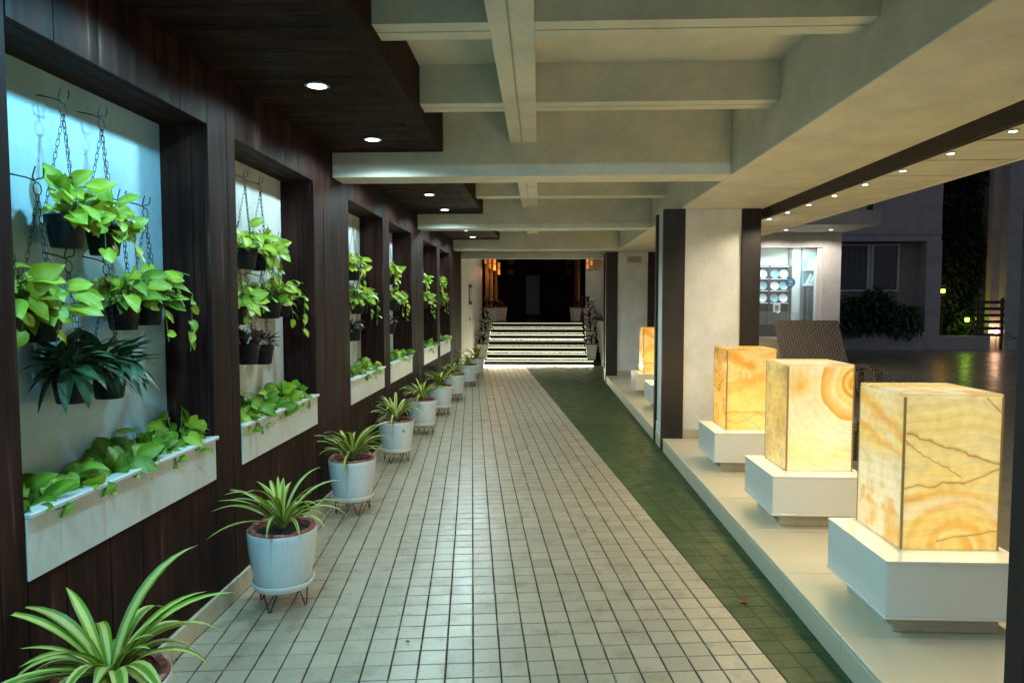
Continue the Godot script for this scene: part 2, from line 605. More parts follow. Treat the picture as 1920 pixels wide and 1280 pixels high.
# long arching strap leaf, root at the origin, leaning to +z
func strap_mesh(length: float, width: float, start: float, bend: float, side: float, stripes: Array) -> ArrayMesh:
	var n := 11
	var p := Vector3.ZERO
	var pts := []
	for i in n:
		var t := float(i) / (n - 1)
		var el := start - bend * pow(t, 1.3)
		var dir := Vector3(side * t, sin(el), cos(el)).normalized()
		if i > 0:
			p += dir * length / (n - 1)
		var w := width * 0.5 * (0.55 + 0.45 * sin(minf(t * 2.6, PI / 2))) * (1.0 if t < 0.55 else maxf(0.0, 1.0 - pow((t - 0.55) / 0.45, 1.7)))
		var right := Vector3(cos(side * t), 0, -sin(side * t))
		var up := right.cross(dir) * -1.0
		var row := []
		for s in [-1.0, -0.5, -0.42, 0.0, 0.42, 0.5, 1.0]:
			row.append(p + right * s * w + up * absf(s) * w * 0.45)
		pts.append(row)
	var st := new_st()
	for i in n - 1:
		for j in 6:
			for e in [[i, j], [i, j + 1], [i + 1, j + 1], [i, j], [i + 1, j + 1], [i + 1, j]]:
				st.set_color(stripes[e[1]])
				st.add_vertex(pts[e[0]][e[1]])
	st.index()
	st.generate_normals()
	return st.commit()

func make_leaves() -> void:
	rng.seed = 77
	for k in 7:
		var b := rng.randf_range(0.85, 1.15)
		var y := rng.randf_range(0.8, 1.25)
		var e := Color(0.26 * b * y, 0.36 * b, 0.020)
		var m := Color(0.30 * b * y, 0.41 * b, 0.024)
		lime.append(leaf_mesh(0.1, 0.078 * rng.randf_range(0.9, 1.08), HEART, 0.14, rng.randf_range(0.1, 0.35), rng.randf_range(0.1, 0.4), e, m, Color(0.36 * b, 0.48 * b, 0.08), rng.randf_range(-0.4, 0.4)))
		var e2 := Color(0.10 * b, 0.205 * b, 0.014)
		var m2 := Color(0.135 * b * y, 0.25 * b, 0.018)
		green.append(leaf_mesh(0.1, 0.072 * rng.randf_range(0.9, 1.08), HEART, 0.14, rng.randf_range(0.1, 0.35), rng.randf_range(0.1, 0.4), e2, m2, Color(0.2 * b, 0.33 * b, 0.05), rng.randf_range(-0.4, 0.4)))
		var d0 := Color(0.024 * b, 0.058 * b, 0.026)
		lance.append(leaf_mesh(0.13, 0.050, LANCE, 0.0, 0.3, rng.randf_range(0.45, 1.1), d0 * 1.4, Color(0.042 * b, 0.092 * b, 0.042), Color(0.065, 0.12, 0.055), rng.randf_range(-0.3, 0.3)))
		purple.append(leaf_mesh(0.07, 0.03, LANCE, 0.0, 0.3, rng.randf_range(0.1, 0.5), Color(0.035 * b, 0.012, 0.022), Color(0.16, 0.17, 0.15) if k % 2 == 0 else Color(0.07, 0.016, 0.03), Color(0.05, 0.02, 0.028)))
	for k in 14:
		var b := rng.randf_range(0.85, 1.12)
		var g := Color(0.115 * b, 0.20 * b, 0.016)
		var g2 := Color(0.17 * b, 0.26 * b, 0.022)
		var c := Color(0.52 * b, 0.49 * b, 0.13)
		var stripes: Array = [g, g2, c, c, c, g2, g] if k % 3 != 0 else [c, c, g2, g, g2, c, c]
		strap.append(strap_mesh(rng.randf_range(0.24, 0.40), rng.randf_range(0.019, 0.027), rng.randf_range(0.55, 1.4), rng.randf_range(0.9, 2.0), rng.randf_range(-0.35, 0.35), stripes))
	for k in 8:
		var g := Color(0.018, 0.034, 0.014) * rng.randf_range(0.8, 1.3)
		dark_strap.append(strap_mesh(rng.randf_range(0.26, 0.40), 0.050, rng.randf_range(0.5, 1.3), rng.randf_range(1.2, 2.3), rng.randf_range(-0.3, 0.3), [g, g, g, g, g, g, g]))

func leaf_at(parent: Node, meshes: Array, m: Material, at: Vector3, dir: Vector3, face: Vector3, s: float) -> void:
	var z := dir.normalized()
	var x := face.cross(z)
	if x.length() < 0.01: x = Vector3.RIGHT.cross(z)
	x = x.normalized()
	var y := z.cross(x)
	partx(parent, "leaf", meshes[rng.randi() % meshes.size()], m, Transform3D(Basis(x * s, y * s, z * s), at))

# heart-leaved climber rising from a rim; leaves spread over the crown and along trailing vines
func pothos(t: Node3D, at: Vector3, count: int, reach: float, rise: float, meshes: Array, wall_x: float, vines: Array, size := 1.0, toward := Vector3(0.6, 0, 0.25)) -> void:
	var st := new_st()
	for k in count:
		var an := rng.randf() * TAU
		var rr := reach * sqrt(rng.randf())
		var h := rise * (-0.12 + rng.randf() * 1.2) * (1.15 - 0.6 * rr / reach)
		var p := at + Vector3(cos(an) * rr * 0.75, h, sin(an) * rr) + toward * reach * 0.2
		if t.position.x + p.x < wall_x + 0.03:
			p.x = wall_x + 0.03 + rng.randf() * 0.05 - t.position.x
		var out := Vector3(cos(an), 0, sin(an)) * (0.4 + rr / reach) + toward * 0.7
		var dir := out + Vector3(0, rng.randf_range(-1.0, 0.8), 0)
		var face := Vector3(out.x * 0.5 + rng.randf_range(0.0, 0.9), rng.randf_range(0.35, 1.0), out.z * 0.5 + rng.randf_range(-0.1, 0.9))
		var root := at + Vector3(cos(an) * 0.02, -0.01, sin(an) * 0.02)
		var mid := root.lerp(p, 0.55) + Vector3(0, 0.03, 0)
		tube(st, [root, mid, p], 0.0016, 4)
		leaf_at(t, meshes, M.leaf, p, dir, face, size * rng.randf_range(0.62, 1.12))
	for v in vines:
		# v: [start offset, list of further offsets]
		var pts: Array = v
		for i in pts.size() - 1:
			var a: Vector3 = pts[i]
			var b: Vector3 = pts[i + 1]
			var steps := maxi(1, int(a.distance_to(b) / 0.045))
			for q in steps:
				var p := at + a.lerp(b, (q + rng.randf() * 0.5) / steps)
				var dir := Vector3(rng.randf_range(0.0, 1.0), rng.randf_range(-1.2, -0.1), rng.randf_range(-0.9, 0.9))
				leaf_at(t, meshes, M.leaf, p, dir, Vector3(1.0, rng.randf_range(0.2, 0.9), rng.randf_range(-0.2, 0.8)), size * rng.randf_range(0.5, 0.85))
		var curve := []
		for p in pts: curve.append(at + p)
		tube(st, curve, 0.002, 4)
	part(t, "stem", st.commit(), M.stem_green)

# ------------------------------------------------------------------ hanging pots

var chain_mesh: ArrayMesh
var hook_mesh: ArrayMesh
var black_pot: ArrayMesh

func make_hanging_parts() -> void:
	# 0.40 m of oval links, hanging down from the origin
	var st := new_st()
	for k in 16:
		var y := -0.0125 - k * 0.025
		var pts := []
		for j in 10:
			var an := TAU * j / 10
			var p := Vector3(cos(an) * 0.0048, sin(an) * 0.0048 + signf(sin(an)) * 0.0105, 0)
			if k % 2: p = Vector3(0, p.y, p.x)
			pts.append(p + Vector3(0, y, 0))
		tube(st, pts, 0.0011, 4, true)
	chain_mesh = st.commit()
	# wall hook with a pair of curled prongs and a ring
	var h := new_st()
	for s in [-1.0, 1.0]:
		var pts := []
		for j in 9:
			var a := j / 8.0
			pts.append(Vector3(-0.004 + 0.018 * a, -0.02 + 0.036 * a * a + 0.004 * sin(a * 7.0), s * 0.002 + s * 0.02 * sin(a * 2.2)))
		tube(h, pts, 0.0021, 6)
	tube(h, [Vector3(-0.085, 0.0, 0), Vector3(-0.03, -0.012, 0), Vector3(-0.004, -0.022, 0), Vector3(0.0, -0.03, 0)], 0.0024, 6)
	var ring := []
	for j in 16:
		var an := TAU * j / 16
		ring.append(Vector3(0.004, -0.048 + sin(an) * 0.02, cos(an) * 0.018))
	tube(h, ring, 0.0018, 5, true)
	hook_mesh = h.commit()
	var p := new_st()
	lathe(p, [Vector2(0.0, -0.105), Vector2(0.044, -0.105), Vector2(0.047, -0.102), Vector2(0.058, -0.028), Vector2(0.062, -0.026), Vector2(0.064, 0.0), Vector2(0.060, 0.002), Vector2(0.057, 0.0), Vector2(0.053, -0.02)], 28)
	black_pot = p.commit()

func hanging_pot(rel: float, near: float, y: float, hook_y: float, label: String, group: String, kind: String, cnt: int, vines: Array, wide := 1.0) -> void:
	var x := -1.572
	var t := thing("hanging_plant", label, "hanging plant", V(x, y - 0.105, near + rel), group)
	var top := Vector3(0, 0.105, 0)
	part(t, "pot", black_pot, M.black_plastic, top).scale = Vector3(wide, 1, wide)
	var st := new_st()
	lathe(st, [Vector2(0.0545 * wide, 0.088), Vector2(0.03, 0.094), Vector2(0.0, 0.096)], 16)
	part(t, "soil", st.commit(), M.soil)
	var hk := Vector3(0.004, hook_y - y + 0.105 - 0.066, 0)
	part(t, "hook", hook_mesh, M.dark_wire, hk + Vector3(-0.004, 0.066, 0))
	for k in 3:
		var an := TAU * (k / 3.0 + 0.07) + rng.randf() * 0.3
		var e := top + Vector3(cos(an), 0, sin(an)) * 0.06 * wide
		var dirv := e - hk
		var yy := -dirv.normalized()
		var zz := yy.cross(Vector3.RIGHT.rotated(Vector3.UP, k * 1.1)).normalized()
		partx(t, "chain", chain_mesh, M.dark_wire, Transform3D(Basis(yy.cross(zz), yy * dirv.length() / 0.4, zz), hk))
	var s := 1.0
	match kind:
		"lime": pothos(t, top, cnt, 0.12, 0.12, lime, BACK, vines, 0.80)
		"green": pothos(t, top, cnt, 0.11, 0.11, green, BACK, vines, 0.76)
		"mixed": pothos(t, top, cnt, 0.115, 0.12, lime.slice(0, 4) + green.slice(0, 3), BACK, vines, 0.78)
		"lance", "purple":
			var ms: Array = lance if kind == "lance" else purple
			for k in cnt:
				var an := rng.randf() * TAU
				var el := rng.randf_range(-0.15, 1.3)
				var dir := Vector3(cos(an) * cos(el) + 0.25, sin(el), sin(an) * cos(el))
				var p := top + Vector3(cos(an) * 0.035 + 0.01, rng.randf_range(-0.01, 0.05), sin(an) * 0.035)
				if dir.x < -0.2: dir.x *= 0.4
				leaf_at(t, ms, M.dark_leaf, p, dir, Vector3(cos(an) * 0.3, 1.0, sin(an) * 0.3), rng.randf_range(0.65, 1.1) * s)

# ------------------------------------------------------------------ floor pots

var stand_mesh: ArrayMesh
var leg_mesh: ArrayMesh
var floor_pot: ArrayMesh
var pot_rim: ArrayMesh
var saucer: ArrayMesh
var pot_soil: ArrayMesh

func make_floor_pots() -> void:
	var st := new_st()
	lathe(st, [Vector2(0.0, 0.108), Vector2(0.112, 0.108), Vector2(0.120, 0.112), Vector2(0.126, 0.125), Vector2(0.142, 0.20), Vector2(0.151, 0.27), Vector2(0.156, 0.33), Vector2(0.157, 0.352), Vector2(0.155, 0.357), Vector2(0.150, 0.357), Vector2(0.146, 0.350), Vector2(0.140, 0.30)], 48)
	floor_pot = st.commit()
	# broken-edged terracotta pot sitting inside
	var r := new_st()
	var n := 40
	var rr := RandomNumberGenerator.new()
	rr.seed = 9
	var hs := []
	for j in n: hs.append(rr.randf_range(-0.005, 0.006))
	for j in n:
		var a0 := TAU * j / n
		var a1 := TAU * (j + 1) / n
		var e0 := Vector3(cos(a0), 0, sin(a0))
		var e1 := Vector3(cos(a1), 0, sin(a1))
		var h0: float = 0.370 + hs[j]
		var h1: float = 0.370 + hs[(j + 1) % n]
		var o0: float = 0.150 + hs[(j + 7) % n] * 0.4
		var o1: float = 0.150 + hs[(j + 8) % n] * 0.4
		quad(r, e0 * o0 + Vector3(0, 0.345, 0), e0 * o0 + Vector3(0, h0 - 0.006, 0), e1 * o1 + Vector3(0, h1 - 0.006, 0), e1 * o1 + Vector3(0, 0.345, 0))
		quad(r, e0 * o0 + Vector3(0, h0 - 0.006, 0), e0 * 0.143 + Vector3(0, h0, 0), e1 * 0.143 + Vector3(0, h1, 0), e1 * o1 + Vector3(0, h1 - 0.006, 0))
		quad(r, e0 * 0.143 + Vector3(0, h0, 0), e0 * 0.124 + Vector3(0, h0 - 0.006, 0), e1 * 0.124 + Vector3(0, h1 - 0.006, 0), e1 * 0.143 + Vector3(0, h1, 0))
		quad(r, e0 * 0.124 + Vector3(0, h0 - 0.006, 0), e0 * 0.118 + Vector3(0, 0.32, 0), e1 * 0.118 + Vector3(0, 0.32, 0), e1 * 0.124 + Vector3(0, h1 - 0.006, 0))
	pot_rim = r.commit()
	var s := new_st()
	lathe(s, [Vector2(0.0, 0.088), Vector2(0.122, 0.088), Vector2(0.128, 0.092), Vector2(0.133, 0.108), Vector2(0.139, 0.110), Vector2(0.141, 0.122), Vector2(0.137, 0.124), Vector2(0.128, 0.112), Vector2(0.0, 0.104)], 40)
	saucer = s.commit()
	var so := new_st()
	lathe(so, [Vector2(0.121, 0.340), Vector2(0.08, 0.348), Vector2(0.03, 0.353), Vector2(0.0, 0.355)], 20)
	pot_soil = so.commit()
	var w := new_st()
	var ring := []
	for j in 28:
		ring.append(Vector3(cos(TAU * j / 28) * 0.105, 0.083, sin(TAU * j / 28) * 0.105))
	tube(w, ring, 0.0035, 6, true)
	stand_mesh = w.commit()
	var lg := new_st()
	tube(lg, [Vector3(0.105, 0.083, -0.034), Vector3(0.112, 0.03, -0.013), Vector3(0.114, 0.006, -0.006), Vector3(0.115, 0.0035, 0.0), Vector3(0.114, 0.006, 0.006), Vector3(0.112, 0.03, 0.013), Vector3(0.105, 0.083, 0.034)], 0.0032, 6)
	leg_mesh = lg.commit()

func spider_pot(x: float, d: float, turn: float, label: String, leaves: int) -> void:
	var t := thing("potted_spider_plant", label, "potted plant", V(x, 0.0, d), "spider plants in white pots along the wall")
	t.rotation.y = turn
	part(t, "pot", floor_pot, M.glazed_ceramic)
	part(t, "terracotta_rim", pot_rim, M.terracotta).rotation.y = turn * 2.3
	part(t, "soil", pot_soil, M.soil)
	part(t, "saucer", saucer, M.white_lacquer)
	part(t, "stand_ring", stand_mesh, M.black_iron)
	for k in 4:
		part(t, "stand_leg", leg_mesh, M.black_iron).rotation.y = k * PI / 2 + 0.6
	for k in leaves:
		var an := k * 2.39996 + rng.randf_range(-0.3, 0.3)
		var o := partx(t, "leaf", strap[rng.randi() % strap.size()], M.leaf, Transform3D(Basis(Vector3.UP, an).scaled(Vector3.ONE * rng.randf_range(0.8, 1.2)), Vector3(sin(an) * 0.012, 0.352 + rng.randf() * 0.02, cos(an) * 0.012)))
		o.rotate_object_local(Vector3.RIGHT, rng.randf_range(-0.25, 0.15))
		if d < 2.0: o.scale_object_local(Vector3(1.45, 1.0, 1.0))

# ------------------------------------------------------------------ floor

const PITCH := 0.1056
const TURN := 0.09826   # the tile grid runs 5.63 degrees askew of the walk

func tile_geo(st: SurfaceTool, poly: PackedVector2Array, top: float, tilt: Vector2, c: Color) -> void:
	# poly in (x, d), any winding; chamfered upper edge
	var mid := Vector2.ZERO
	for p in poly: mid += p
	mid /= poly.size()
	var n := poly.size()
	var inner := []
	var rim := []
	var low := []
	for p in poly:
		var r := p - mid
		var q := mid + r * (1.0 - 0.0022 / maxf(r.length(), 0.01))
		var hh := top + tilt.dot(r)
		inner.append(V(q.x, hh, q.y))
		rim.append(V(p.x, hh - 0.0018, p.y))
		low.append(V(p.x, -0.012, p.y))
	st.set_color(c)
	var area := 0.0
	for i in n:
		var a: Vector2 = poly[i]
		var b: Vector2 = poly[(i + 1) % n]
		area += a.x * b.y - b.x * a.y
	if area < 0:
		inner.reverse(); rim.reverse(); low.reverse()
	for i in range(1, n - 1):
		tri(st, inner[0], inner[i], inner[i + 1])
	for i in n:
		var j := (i + 1) % n
		quad(st, rim[i], rim[j], inner[j], inner[i])
		quad(st, low[i], low[j], rim[j], rim[i])

func build_floor() -> void:
	rng.seed = 3
	var root := structure("floor")
	var b := new_st()
	bx(b, -1.7, 1.5, -0.10, -0.0035, -4.0, 15.3)
	part(root, "grout", b.commit(), M.grout)
	# the green paint runs over the joints as well
	var e0 := Vector2(cos(TURN), sin(TURN)) * 11.0 * PITCH
	var ef := Vector2(-sin(TURN), cos(TURN))
	var pg := Geometry2D.intersect_polygons(PackedVector2Array([e0 - ef * 5.0, e0 - ef * 5.0 + Vector2(3, 0), e0 + ef * 17.0 + Vector2(5, 0), e0 + ef * 17.0]), PackedVector2Array([Vector2(-1.4, -3.8), Vector2(KERB - 0.003, -3.8), Vector2(KERB - 0.003, 12.45), Vector2(1.355, 12.45), Vector2(1.355, 15.14), Vector2(-1.4, 15.14)]))
	var gst := new_st()
	tile_geo(gst, pg[0], -0.0012, Vector2.ZERO, Color(0.026, 0.050, 0.016))
	part(root, "painted_grout", gst.commit(), M.tile_painted)
	var outline := PackedVector2Array([Vector2(WALL + 0.016, -3.8), Vector2(KERB - 0.003, -3.8), Vector2(KERB - 0.003, 12.45), Vector2(1.355, 12.45), Vector2(1.355, 15.14), Vector2(WALL + 0.016, 15.14)])
	var fwd := Vector2(-sin(TURN), cos(TURN))
	var rgt := Vector2(cos(TURN), sin(TURN))
	var half := PITCH * 0.5 - 0.0034
	var half_f := PITCH * 0.5 - 0.0022
	var near := []
	var rest := new_st()
	var rest_green := new_st()
	for j in range(-36, 147):
		for i in range(-20, 30):
			var c := rgt * (i + 0.5) * PITCH + fwd * (j + 0.68 + 0.5) * PITCH
			if c.x < -1.52 or c.x > 1.45 or c.y < -3.9 or c.y > 15.25:
				continue
			var jit := Vector2(rng.randf_range(-1, 1), rng.randf_range(-1, 1)) * 0.0006
			var an := rng.randf_range(-0.004, 0.004)
			var u := rgt.rotated(an) * half
			var w := fwd.rotated(an) * half_f
			c += jit
			var poly := PackedVector2Array([c - u - w, c + u - w, c + u + w, c - u + w])
			var whole := true
			for p in poly:
				if not Geometry2D.is_point_in_polygon(p, outline): whole = false
			if not whole:
				var cut := Geometry2D.intersect_polygons(poly, outline)
				if cut.is_empty() or cut[0].size() < 3:
					continue
				poly = cut[0]
				var area := 0.0
				for q in poly.size():
					area += poly[q].cross(poly[(q + 1) % poly.size()])
				if absf(area) < 0.0006: continue
			var is_green := i >= 11
			var v := rng.randf_range(0.90, 1.07)
			var col := Color(0.420 * v, 0.338 * v, 0.242 * v)
			if rng.randf() < 0.07: col = col * 0.90
			if is_green:
				var g := rng.randf_range(0.88, 1.1)
				col = Color(0.056 * g, 0.086 * g, 0.031 * g)
			col.a = 1.0
			var top := rng.randf_range(-0.0008, 0.0)
			var tilt := Vector2(rng.randf_range(-1, 1), rng.randf_range(-1, 1)) * 0.006
			if c.y > 2.42 and near.size() < 300 and absf(atan2(c.x, c.y) + 0.04) < 0.66:
				near.append(1)
				var st := new_st()
				var rel := PackedVector2Array()
				for p in poly: rel.append(p - c)
				tile_geo(st, rel, top, tilt, col)
				part(root, "tile", st.commit(), M.tile_painted if is_green else M.tile, V(c.x, 0, c.y))
			else:
				tile_geo(rest_green if is_green else rest, poly, top, tilt, col)
	part(root, "tile_field", rest.commit(), M.tile).set_meta("kind", "stuff")
	part(root, "painted_tile_field", rest_green.commit(), M.tile_painted).set_meta("kind", "stuff")

	# raised platform of cream slabs under the lamps
	var p := structure("platform")
	var core := new_st()
	bx(core, KERB + 0.02, 2.05, -0.05, PLAT - 0.021, -4.0, 12.44)
	part(p, "bedding", core.commit(), M.grout)
	var d := 2.624 - 0.62 * 10
	while d < 12.4:
		var e := minf(d + 0.62, 12.44)
		plank(p, "slab", KERB - 0.002, 2.055, PLAT - 0.02, PLAT, d + 0.0015, e - 0.0015, M.stone_slab, 0.003)
		plank(p, "riser_slab", KERB, KERB + 0.018, -0.004, PLAT - 0.0215, d + 0.0012, e - 0.0012, M.stone_slab, 0.0015)
		d += 0.62

	var deck := structure("deck")
	var ds := new_st()
	bx(ds, 2.058, 40.0, -0.06, PLAT - 0.006, -8.0, 45.0)
	part(deck, "paving", ds.commit(), M.deck_stone)
	var gs := new_st()
	bx(gs, -90.0, 90.0, -0.4, -0.11, -60.0, 120.0)
	part(structure("ground"), "earth", gs.commit(), M.ground_earth)

# ------------------------------------------------------------------ boarded wall with niches

const NICHES := [1.84, 3.24, 5.17, 6.57, 8.50, 9.90]
const NW := 1.13
const HEAD := 2.167
const SILL := 0.613
const SOFFIT := 2.428

func boards(parent: Node3D, d0: float, d1: float, y0: float, y1: float, width: float) -> void:
	var d := d0
	while d < d1 - 0.01:
		var w := width * rng.randf_range(0.8, 1.2)
		var e := d + w
		if d1 - e < width * 0.45: e = d1
		plank(parent, "board", WALL - 0.022, WALL + rng.randf_range(-0.0012, 0.0012), y0, y1, d + 0.0012, e - 0.0012, wood(), 0.0025)
		d = e

# boards under a trough, where water has run down: darker wet wood above a ragged tide line, dusty wood below
func stained_boards(parent: Node3D, d0: float, d1: float, y0: float, y1: float, width: float) -> void:
	var d := d0
	var nz := FastNoiseLite.new()
	nz.seed = int(d0 * 100)
	nz.frequency = 5.0
	nz.fractal_octaves = 4
	while d < d1 - 0.01:
		var e := d + width * rng.randf_range(0.8, 1.2)
		if d1 - e < width * 0.45: e = d1
		var a := d + 0.0012
		var b := e - 0.0012
		var st := new_st()
		st.set_color(Color(1, 1, 1))
		cbx(st, V(-0.011, -(y1 - y0) / 2, (b - a) / 2), V(0.0098, (y1 - y0) / 2, -(b - a) / 2), 0.0025)
		var NX := 10
		var NY := 44
		for i in NX:
			for j in NY:
				var P := []
				var C := []
				for q in [[0, 0], [0, 1], [1, 1], [1, 0]]:
					var dd := lerpf(a + 0.002, b - 0.002, (i + q[0]) / float(NX))
					var yy := lerpf(y0 + 0.002, y1 - 0.002, (j + q[1]) / float(NY))
					var tide := y1 - 0.13 - 0.20 * nz.get_noise_2d(dd * 1.6, 3.0) - 0.07 * nz.get_noise_2d(dd * 7.0, yy * 0.6)
					var wet := clampf((yy - tide) * 60.0, 0.0, 1.0)
					var dust := 0.9 + 0.35 * nz.get_noise_2d(dd * 3.0, yy * 2.0)
					C.append(Color(1.05 * dust, 1.22 * dust, 1.42 * dust).lerp(Color(0.80, 0.70, 0.64), wet))
					P.append(V(0.0105, yy - (y0 + y1) / 2, dd - (a + b) / 2))
				var n := Vector3(1, 0, 0)
				for k in [0, 1, 2, 0, 2, 3]:
					st.set_normal(n)
					st.set_uv(Vector2.ZERO)
					st.set_color(C[k])
					st.add_vertex(P[k])
		part(parent, "board", st.commit(), M["stain_%d" % (rng.randi() % 2)], V(WALL - 0.011 + rng.randf_range(-0.001, 0.001), (y0 + y1) / 2, (a + b) / 2))
		d = e

func build_wall() -> void:
	rng.seed = 21
	var w := thing("niche_wall", "dark brown boarded wall with recessed white niches along the walkway", "wall")
	var core := new_st()
	var ends := [-4.0]
	for n in NICHES:
		ends.append(n)
		ends.append(n + NW)
	ends.append(12.63)
	for k in range(0, ends.size(), 2):
		var a: float = ends[k] + (0.0 if k == 0 else 0.021)
		var b: float = ends[k + 1] - (0.0 if k == ends.size() - 2 else 0.021)
		bx(core, BACK - 0.02, WALL - 0.0225, 0.0, 2.70, a, b)
	for n in NICHES:
		bx(core, BACK - 0.02, WALL - 0.0225, HEAD + 0.021, 2.70, n - 0.021, n + NW + 0.021)
		bx(core, BACK - 0.02, WALL - 0.0225, 0.0, 0.60, n - 0.021, n + NW + 0.021)
	part(w, "wall_core", core.commit(), M.grout)
	var back := new_st()
	bx(back, BACK - 0.16, BACK - 0.021, 0.0, 2.70, -4.0, 12.63)
	part(w, "rear_wall", back.commit(), M.niche_paint)
	for k in 6:
		var np := new_st()
		bx(np, BACK - 0.0205, BACK, SILL, HEAD + 0.02, NICHES[k] - 0.0195, NICHES[k] + NW + 0.0195)
		part(w, "niche_plaster", np.commit(), M.cool_light_paint if k == 0 else M.niche_paint)  # white plaster; the first niche has the cool light cast in its colour
	# boards on the piers
	for k in range(0, ends.size(), 2):
		if ends[k + 1] > 1.2:
			boards(w, maxf(ends[k], 1.0), ends[k + 1], 0.095, SOFFIT + 0.03, 0.18)
	plank(w, "board", WALL - 0.022, WALL, 0.095, SOFFIT + 0.03, -4.0, 0.999, wood())
	for n in NICHES:
		boards(w, n, n + NW, HEAD, SOFFIT + 0.03, 0.19)
		stained_boards(w, n, n + NW, 0.095, SILL - 0.002, 0.19)
		# reveals: two boards a side, three overhead
		for s in [0, 1]:
			var d0: float = n - 0.02 if s == 0 else n + NW
			plank(w, "reveal_board", BACK + 0.001, BACK + 0.138, SILL, HEAD, d0, d0 + 0.02, wood(), 0.002)
			plank(w, "reveal_board", BACK + 0.140, WALL - 0.0225, SILL, HEAD, d0, d0 + 0.02, wood(), 0.002)
		for h in 3:
			plank(w, "head_board", BACK + 0.001 + h * 0.0641, BACK + 0.0632 + h * 0.0641, HEAD, HEAD + 0.02, n - 0.02, n + NW + 0.02, wood(), 0.002)
	# skirting of stone
	var d := 1.35
	while d < 12.6:
		var e := minf(d + 0.6, 12.63)
		plank(w, "skirting", WALL - 0.0215, WALL + 0.012, -0.003, 0.094, d + 0.001, e - 0.001, M.base_stone, 0.002)
		d += 0.6
	var lab := ["nearest", "second", "third", "fourth", "fifth", "farthest"]
	for k in 6:
		var n: float = NICHES[k]
		var t := thing("planter_trough", "long white trough set in the %s niche of the boarded wall" % lab[k], "planter", V(-1.54, SILL, n + NW / 2), "white troughs in the niches")
		var a := n + 0.002
		var b := n + NW - 0.002
		plank(t, "front_panel", WALL - 0.012, WALL + 0.004, SILL, 0.790, a, b, M.trough_white, 0.001)
		plank(t, "rim", WALL - 0.040, WALL + 0.016, 0.7905, 0.806, a, b + 0.012, M.trough_white, 0.003)
		plank(t, "floor_panel", BACK + 0.002, WALL - 0.0125, SILL, SILL + 0.015, a, b, M.trough_white, 0.0)
		var st := new_st()
		var N := 24
		for i in N:
			for j in 3:
				var P := []
				for q in [[i, j], [i, j + 1], [i + 1, j + 1], [i + 1, j]]:
					P.append(V(BACK + 0.002 + (0.17 * q[1] / 3.0), 0.765 + 0.012 * sin(q[0] * 1.7 + q[1] * 2.1 + k), a + (b - a) * q[0] / N) - t.position)
				quad(st, P[0], P[1], P[2], P[3])
		part(t, "soil", st.commit(), M.soil)

